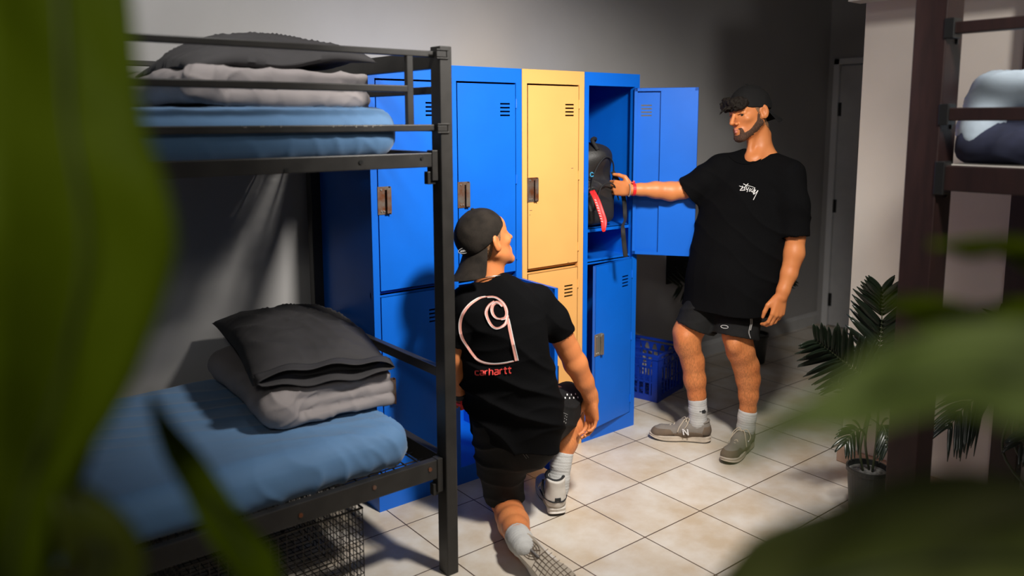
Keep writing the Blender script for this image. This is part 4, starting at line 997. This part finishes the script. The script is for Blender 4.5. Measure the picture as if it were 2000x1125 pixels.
MB().box((-.012,-.012,.072),(.012,-.004,.084),frameM(h3,nrm(np.cross(fw3,A3(0,0,1))),nrm(fw3),A3(0,0,1))).build('heel_tab',M_LINER,e3,bevel=.001)
# trailing shoe seen from below: toes on the floor, sole turned up towards the camera
hh=W(1012,1050,2.84); tt=W(1104,1136,2.71); fw4=nrm(tt-hh); upn=nrm(F_*.80-U_*.52+R_*.10)
e4,T4=shoe('shoe',hh,fw4,upn,.290,(M_LEATH,M_LEATH,M_TREAD,M_LACE,M_LINER,M_PRINTW),p2,hi=False,laces=True,side=-1,wx=1.2)
mb=MB()
for k in range(9): # radial and ring grooves of the tread
    a=2*math.pi*k/9; mb.tube([T4(.004*math.cos(a),.062+.006*math.sin(a),-.0006),T4(.024*math.cos(a),.062+.040*math.sin(a),-.0006)],.0013,4)
for rr in (.010,.017,.024): mb.tube([T4(rr*math.cos(a),.060+rr*1.5*math.sin(a),-.0006) for a in np.linspace(0,2*math.pi,22,endpoint=False)],.0011,4,closed=True)
for k in range(9): y=.105+k*.018; tz=.014*max(0,(y-.209)/.081)**2; mb.tube(cr([T4(-.036,y,tz-.0006),T4(0,y-.008,tz-.0006),T4(.036,y,tz-.0006)],5),.0014,4)
for x in (-.024,-.012,0,.012,.024): mb.tube([T4(x,.10+t*.15,.014*max(0,(.10+t*.15-.209)/.081)**2-.0006) for t in np.linspace(0,1,10)],.0013,4)
mb.build('tread_grooves',M_SUEDE,e4)
mb=MB(); mb.tube([T4(0,.052,-.0015),T4(0,.100,-.0015)],.0045,8); mb.build('shank_mark',mat('tread_dark',(.10,.09,.085),.6),e4)
axl=W(902,775,3.24)-W(889,725,3.12)
wb=band(W(900,765,3.215),axl,.033,.016,.003,M_WEB,'watch_strap',p2); 
wr=band(W(903,778,3.245),axl,.032,.010,.0025,M_RED,'wristband',p2)
FLATR=.3; MB().tube([W(901,776,3.20),W(903,790,3.20),W(904,800,3.205)],.0075,8,flat=tuple(-F_)).build('band_tail',M_RED,wr); FLATR=.2
# ---- back print: large curled mark and the word below it
z5=lambda x,y:(870+x/5.624,560+y/5.624)
outer=[z5(*p) for p in ((455,100),(380,115),(290,170),(220,250),(180,340),(168,440),(185,540),(225,630),(290,720),(350,785),(430,815),(530,822),(640,810),(755,785))]
top=[z5(*p) for p in ((455,100),(530,100),(590,125),(640,170),(668,225),(675,280),(655,320),(610,333))]
loop1=[z5(*p) for p in ((610,333),(565,325),(530,290),(515,240),(525,190),(560,160),(600,170),(630,200))]
loop2=[z5(*p) for p in ((540,145),(490,185),(458,240),(455,290),(480,350),(520,405),(575,428),(630,410),(670,370),(683,320),(685,290))]
stem=[z5(*p) for p in ((685,330),(710,440),(745,600),(785,780))]
st=[(outer,[2,5,6,6,6,5,5,4,2.5,1.5]),(top,[2,4,5,6,5,4]),(loop1,[3,5,6,6,3]),(loop2,[3,5,6,4,2.5,5,6,4]),(stem,[3,6,6,7])]
print_px(sh2.name,st,3.0,M_PRINTP,'back_print',sh2,F_,off=.0050)
st=[([(x-2.0,y-.8) for x,y in outer],1.3),([(x+1.8,y+1.6) for x,y in top],1.2),([(x+2.8,y-.6) for x,y in stem],1.3),([(x-1.6,y+1.8) for x,y in loop2],1.2),([(x-1.8,y) for x,y in loop1],1.2)]
print_px(sh2.name,st,3.0,M_PRINTW,'print_highlight',sh2,F_,off=.0060)
# lettering, each letter from strokes in its own box (x right, y up, unit height 1)
GL={'c':[[(1,.95),(.15,.95),(0,.8),(0,.15),(.15,0),(1,0)]],'a':[[(.1,1),(.85,1),(.95,.85),(.95,0)],[(.95,.55),(.2,.5),(.02,.28),(.15,.0),(.95,.05)]],
    'r':[[(.1,0),(.1,1)],[(.1,.75),(.4,1),(.9,1)]],'h':[[(.1,0),(.1,1.35)],[(.1,.8),(.4,1),(.8,.95),(.9,.75),(.9,0)]],'t':[[(.45,1.4),(.45,.2),(.6,0),(.95,.0)],[(0,1.0),(1.0,1.0)]]}
st=[]; x0,y0=928.5,731.5
for i,ch in enumerate('carhartt'):
    w_=(8.6,9.4,7.0,9.6,9.4,7.0,7.4,7.4)[i]; bx=x0
    for sg in GL[ch]:
        pts=[]
        for (u,v) in sg: X=bx+u*w_*.86; pts.append((X,y0-(X-928)*.125-v*9.2))
        for a_,b_ in zip(pts[:-1],pts[1:]): st.append(([a_,b_],2.1))
    x0+=w_+.8
print_px(sh2.name,st,3.0,M_PRINTR,'back_lettering',sh2,F_,off=.0055)
# ================================================================== BACKPACK in the open locker
bp_loc=A3(.262,.625,1.262)
S=SDF(bp_loc-A3(.22,.24,.30),bp_loc+A3(.22,.24,.30),.005)
S.rbox(bp_loc+A3(0,.02,-.0),(.128,.105,.195),.07,k=.02)
S.rbox(bp_loc+A3(-.005,-.075,-.07),(.105,.05,.115),.045,k=.02)
S.ell(bp_loc+A3(0,-.01,.15),(.10,.11,.075),k=.04)
rz=math.radians(8)
bpk=sculpt(S,'backpack',M_PACK,None,2,lambda V:ridges(V,(.6,.5,.7),38,41,1.2,7)*.014+vn(V*9,42)*.008-.006)
tag(bpk,'black backpack with a red lanyard standing inside the open locker','backpack')
B=lambda x,y,z:bp_loc+A3(x,y,z)
mb=MB(); FLATR=.25
mb.tube(cr([B(-.03,-.10,.19),B(-.03,-.06,.235),B(.03,-.02,.24),B(.03,.02,.20)],6),.010,8); mb.build('grab_handle',M_WEB,bpk,smooth=True)
mb=MB(); mb.tube(cr([B(-.10,-.12,-.02),B(-.07,-.125,.09),B(0,-.125,.155),B(.08,-.10,.11),B(.105,-.06,-.05)],8),.004,6); mb.build('zip',M_WEB,bpk,smooth=True)
mb=MB(); mb.tube(cr([B(-.09,-.145,-.10),B(-.05,-.150,.015),B(.03,-.150,.02),B(.08,-.14,-.06)],8),.0035,6); mb.build('pocket_zip',M_WEB,bpk,smooth=True)
FLATR=.18; mb=MB(); mb.tube(cr([B(.075,-.10,.08),B(.095,-.15,-.02),B(.10,-.165,-.14),W(1217,445,3.78),W(1219,475,3.78),W(1222,502,3.79)],8),.011,8,flat=(-.6,-.78,0)); mb.build('hanging_strap',M_WEB,bpk,smooth=True)
mb=MB(); c_=W(1156,341,3.87); mb.tube([c_+R_*.008*math.cos(a)+U_*.010*math.sin(a) for a in np.linspace(.5,5.8,12)],.003,6); mb.build('cyan_mark',M_CYAN,bpk,smooth=True)
FLATR=.12; mb=MB()
La=[W(1154,373,3.83),W(1160,384,3.80),W(1168,405,3.78),W(1176,430,3.775),W(1178,445,3.775)]; Lb=[W(1158,372,3.84),W(1168,390,3.81),W(1176,412,3.79),W(1182,432,3.785),W(1180,446,3.78)]
mb.tube(cr(La+[W(1179,450,3.778)]+Lb[::-1],6),.0085,8,flat=tuple(-F_)); ly=mb.build('lanyard',M_RED,None,smooth=True); tag(ly,'red lanyard hanging from the backpack in the open locker','lanyard'); FLATR=.2
mb=MB()
for k in range(9):
    t=k/8; p=W(1163+13*t,390+42*t,3.765); mb.tube([p-R_*.005,p+R_*.004-U_*.003],.0012,5)
mb.build('lanyard_lettering',M_PRINTW,ly)
# ================================================================== PLANTS
def frond(path,par,ll=.15,lw=.016,n=17,droop=.25,m=None,start=.22,seed=0,sidev=None,fan=.75):
    rs=random.Random(seed); P=cr([A3(*p) for p in path],10); P=[A3(*p) for p in P]; N=len(P)
    MB().tube(P,[.0045*(1-.7*i/N) for i in range(N)],6).build('frond_stalk',M_STEM,par,smooth=True)
    mb=MB()
    for i in range(n):
        t=start+(1-start)*(i+.5)/n; k=min(N-2,int(t*(N-1))); p=P[k]; T=nrm(P[k+1]-P[k])
        s0=np.cross(T,sidev if sidev is not None else nrm(CAM-p)) if sidev is None else A3(*sidev); s0=nrm(s0-np.dot(s0,T)*T)
        nn=nrm(np.cross(s0,T))
        for sd in (-1,1):
            ang=fan*(1.15-.55*t)+rs.uniform(-.06,.06); L=ll*(math.sin(math.pi*min(.98,(.12+.80*t)))**.55)*rs.uniform(.9,1.08)
            d=nrm(T*math.cos(ang)+s0*sd*math.sin(ang)+nn*rs.uniform(-.05,.18)); w=nrm(np.cross(d,nn)); V=[]; F=[]; q=7
            for j in range(q):
                u=j/(q-1); c=p+d*L*u-A3(0,0,1)*droop*L*u*u+nn*.0; hw=lw*.5*math.sin(math.pi*(.08+.90*u))**.7*(1-.25*u)+.0004
                V+=[c-w*hw+nn*hw*.35,c,c+w*hw+nn*hw*.35]
            for j in range(q-1): a=3*j; F+=[(a,a+1,a+4,a+3),(a+1,a+2,a+5,a+4)]
            mb.add(V,F)
    return mb.build('frond',m or M_PALM,par,smooth=True,solid=.0009)
def pot(c,r,h,par,soil=True):
    c=A3(*c); mb=MB(); mb.lathe([(1e-4,0),(r*.74,0),(r*.78,.006),(r*.96,h-.02),(r*1.03,h-.018),(r*1.03,h),(r*.95,h),(r*.92,h-.03),(r*.6,h-.035),(1e-4,h-.035)],c,32); mb.build('pot',M_POT,par,smooth=False,bevel=.001)
    if soil:
        mb=MB(); mb.lathe([(1e-4,h-.018),(r*.5,h-.016),(r*.93,h-.022)],c,24); mb.build('soil',M_GRAV,par)
pcA=A3(.500,-.775,0)
A=empty('potted_palm',pcA); tag(A,'dark artificial palm in a black pot in front of the beige wall end','palm')
pot(pcA,.080,.205,A)
def stalks(P,par,r=.005): 
    for path in P: MB().tube(cr(path,6),r,7).build('stem',M_STEM,par,smooth=True)
b0=pcA+A3(0,0,.19); dA=3.20
stalks([[b0+A3(.01,0,0),W(1690,860,3.2),W(1700,800,3.2)],[b0+A3(-.02,.01,0),W(1680,880,3.22),W(1690,830,3.22),W(1705,780,3.2)],[b0+A3(0,-.02,0),W(1712,860,3.18),W(1716,800,3.18)]],A)
frond([W(1705,790,3.19),W(1714,715,3.17),W(1722,630,3.15),W(1722,560,3.10)],A,ll=.17,lw=.024,n=22,droop=.05,seed=1,fan=.95)
frond([W(1706,785,3.20),W(1690,740,3.19),W(1640,700,3.15),W(1590,662,3.10)],A,ll=.175,lw=.024,n=24,droop=.10,seed=2,fan=1.05)
frond([W(1705,790,3.2),W(1730,720,3.25),W(1770,680,3.3),W(1815,670,3.3)],A,ll=.14,lw=.018,n=15,droop=.2,seed=3)
frond([W(1700,815,3.2),W(1680,790,3.15),W(1652,770,3.1),W(1636,745,3.06)],A,ll=.07,lw=.012,n=8,droop=.1,seed=4)
frond([W(1690,850,3.2),W(1680,838,3.15),W(1664,846,3.1),W(1650,868,3.07)],A,ll=.09,lw=.014,n=9,droop=.35,seed=5)
frond([W(1712,845,3.18),W(1722,830,3.12),W(1730,845,3.08),W(1733,880,3.05)],A,ll=.09,lw=.014,n=9,droop=.35,seed=6)
pcB=A3(.52,-1.52,0); Bp=empty('potted_palm',pcB); tag(Bp,'dark palm with drooping fronds under the brown timber bunk','palm')
pot(pcB,.095,.20,Bp); b0=pcB+A3(0,0,.18)
stalks([[b0,W(1965,900,3.0),W(1975,800,3.0)],[b0+A3(.01,.01,0),W(1985,880,2.98),W(1990,780,2.96)]],Bp)
frond([W(1975,805,3.0),W(1945,770,2.98),W(1895,785,2.95),W(1850,838,2.92)],Bp,ll=.16,lw=.014,n=18,droop=.5,seed=11)
frond([W(1990,790,2.96),W(2030,760,2.95),W(2040,810,2.9),W(1990,870,2.86)],Bp,ll=.15,lw=.015,n=14,droop=.35,seed=12)
frond([W(1980,800,3.0),W(1990,720,3.0),W(1975,660,3.0),W(1950,615,2.98)],Bp,ll=.14,lw=.013,n=14,droop=.1,seed=13)
pcC=A3(1.915,.745,0); Cp=empty('potted_palm',pcC); tag(Cp,'dark potted palm on the floor behind the standing person','palm')
pot(pcC,.088,.20,Cp); b0=pcC+A3(0,0,.18)
stalks([[b0,W(1476,640,5.25),W(1470,590,5.2)],[b0,W(1482,630,5.25),W(1490,590,5.25)]],Cp,.008)
frond([W(1470,592,5.2),W(1430,560,5.15),W(1375,552,5.1),W(1322,560,5.05)],Cp,ll=.19,lw=.020,n=18,droop=.0,seed=21,fan=1.2)
frond([W(1490,595,5.25),W(1510,560,5.2),W(1530,548,5.15),W(1548,546,5.1)],Cp,ll=.10,lw=.016,n=12,droop=.1,seed=22)
frond([W(1476,592,5.2),W(1470,540,5.2),W(1465,500,5.2)],Cp,ll=.15,lw=.018,n=12,droop=.1,seed=23)
# ---- foreground broad-leaved plants, close to the camera
def blade(path,par,m=None,fold=.25,seed=0,nx=9,roll=0.,name='leaf'):
    """path: (px,py,depth,half width m); a real curved leaf with a midrib fold and thickness"""
    C_=cr([A3(*W(p[0],p[1],p[2])) for p in path],8); hw=np.interp(np.linspace(0,1,len(C_)),np.linspace(0,1,len(path)),[p[3] for p in path]); V=[];F=[]; n=len(C_)
    for i in range(n):
        T=nrm(C_[min(i+1,n-1)]-C_[max(i-1,0)]); v=nrm(CAM-C_[i]); s=nrm(np.cross(T,v)); nn=nrm(np.cross(s,T)); s,nn=s*math.cos(roll)+nn*math.sin(roll),nn*math.cos(roll)-s*math.sin(roll)
        for j in range(nx):
            u=-1+2*j/(nx-1); V.append(C_[i]+s*hw[i]*u+nn*hw[i]*fold*(abs(u)**1.3-.5)+nn*.004*math.sin(i*.5+u*3+seed))
    for i in range(n-1):
        for j in range(nx-1): F.append((i*nx+j,i*nx+j+1,(i+1)*nx+j+1,(i+1)*nx+j))
    o=MB().add(V,F).build(name,m or M_LEAF,par,smooth=True,solid=.0006)
    mb=MB().tube([c for c in C_],.0011,5).build('midrib',M_STEM,o,smooth=True)
    return o
gl=W(60,1500,.62); gl[2]=0
Lp=empty('leafy_plant',gl); tag(Lp,'tall out-of-focus plant with broad green leaves at the left edge','plant')
pot(gl,.13,.25,Lp)
stalks([[gl+A3(0,0,.2),gl+A3(0,0,.8),W(60,1330,.55)]],Lp,.009)
blade([(20,1300,.52,.004),(20,1100,.48,.018),(70,900,.45,.022),(130,700,.43,.036),(165,470,.42,.044),(130,220,.42,.036),(115,-40,.43,.034),(110,-260,.45,.012)],Lp,fold=.35,seed=1)
blade([(20,1330,.54,.004),(-10,1050,.50,.040),(0,800,.47,.056),(10,500,.46,.062),(0,200,.46,.066),(-10,-60,.47,.062),(-20,-300,.48,.02)],Lp,fold=.3,seed=2,m=M_LEAFB,roll=.25)
blade([(60,1330,.55,.003),(150,1190,.50,.030),(200,1100,.48,.024),(165,1010,.47,.016),(120,930,.47,.002)],Lp,fold=.2,seed=3,m=M_LEAFB)
blade([(560,1240,.60,.004),(500,1110,.58,.016),(425,1000,.56,.013),(350,880,.55,.010),(290,770,.55,.002)],Lp,fold=.3,seed=4,roll=.2)
stalks([[W(60,1330,.55),W(300,1400,.6),W(560,1240,.60)]],Lp,.004)
gr=W(2050,1700,.66); gr[2]=0
Rp=empty('leafy_plant',gr); tag(Rp,'out-of-focus plant with broad glossy leaves at the lower right','plant')
pot(gr,.13,.25,Rp)
top_=W(2080,1380,.55)
stalks([[gr+A3(0,0,.2),gr+A3(0,0,.8),top_]],Rp,.009)
def leafR(pts,**k):
    stalks([[top_,W(pts[0][0]+20,(pts[0][1]+1380)/2,.53),W(*pts[0][:3])]],Rp,.003); return blade(pts,Rp,**k)
leafR([(2250,1080,.50,.010),(2080,1085,.47,.046),(1860,1085,.45,.052),(1660,1120,.44,.046),(1500,1160,.44,.034),(1330,1215,.44,.004)],m=M_LEAFO,fold=.3,seed=5,roll=.5)
leafR([(2250,800,.40,.006),(2080,748,.38,.025),(1900,730,.36,.025),(1740,762,.34,.0165),(1580,820,.33,.009),(1420,900,.32,.0015)],m=M_LEAFG,fold=.35,seed=6,roll=-.45)
leafR([(2230,640,.55,.006),(2080,622,.54,.014),(1950,625,.53,.016),(1830,612,.52,.014),(1720,585,.51,.002)],m=M_LEAF,fold=.3,seed=7,roll=.6)
leafR([(2120,560,.56,.004),(2020,500,.55,.012),(1920,480,.54,.010),(1815,478,.54,.001)],m=M_LEAF,fold=.3,seed=8,roll=.9)
# ---- small scuffs: on the yellow door and dark marks on the tiles (wear on the surfaces themselves)
yl=[o for o in COL.objects if o.get('label','').startswith('yellow two-door')][0]
yd=[c for c in yl.children if c.name.startswith('door')][0]
for i,(x,z) in enumerate(((.028,1.372),(.020,1.371),(-.232,1.19),(-.234,1.17),(.0,.925))):
    MB().box((x,LY0-.0016,z),(x+.006+.004*(i%3),LY0-.0009,z+.002)).build('scuff',M_SUEDE,yd)
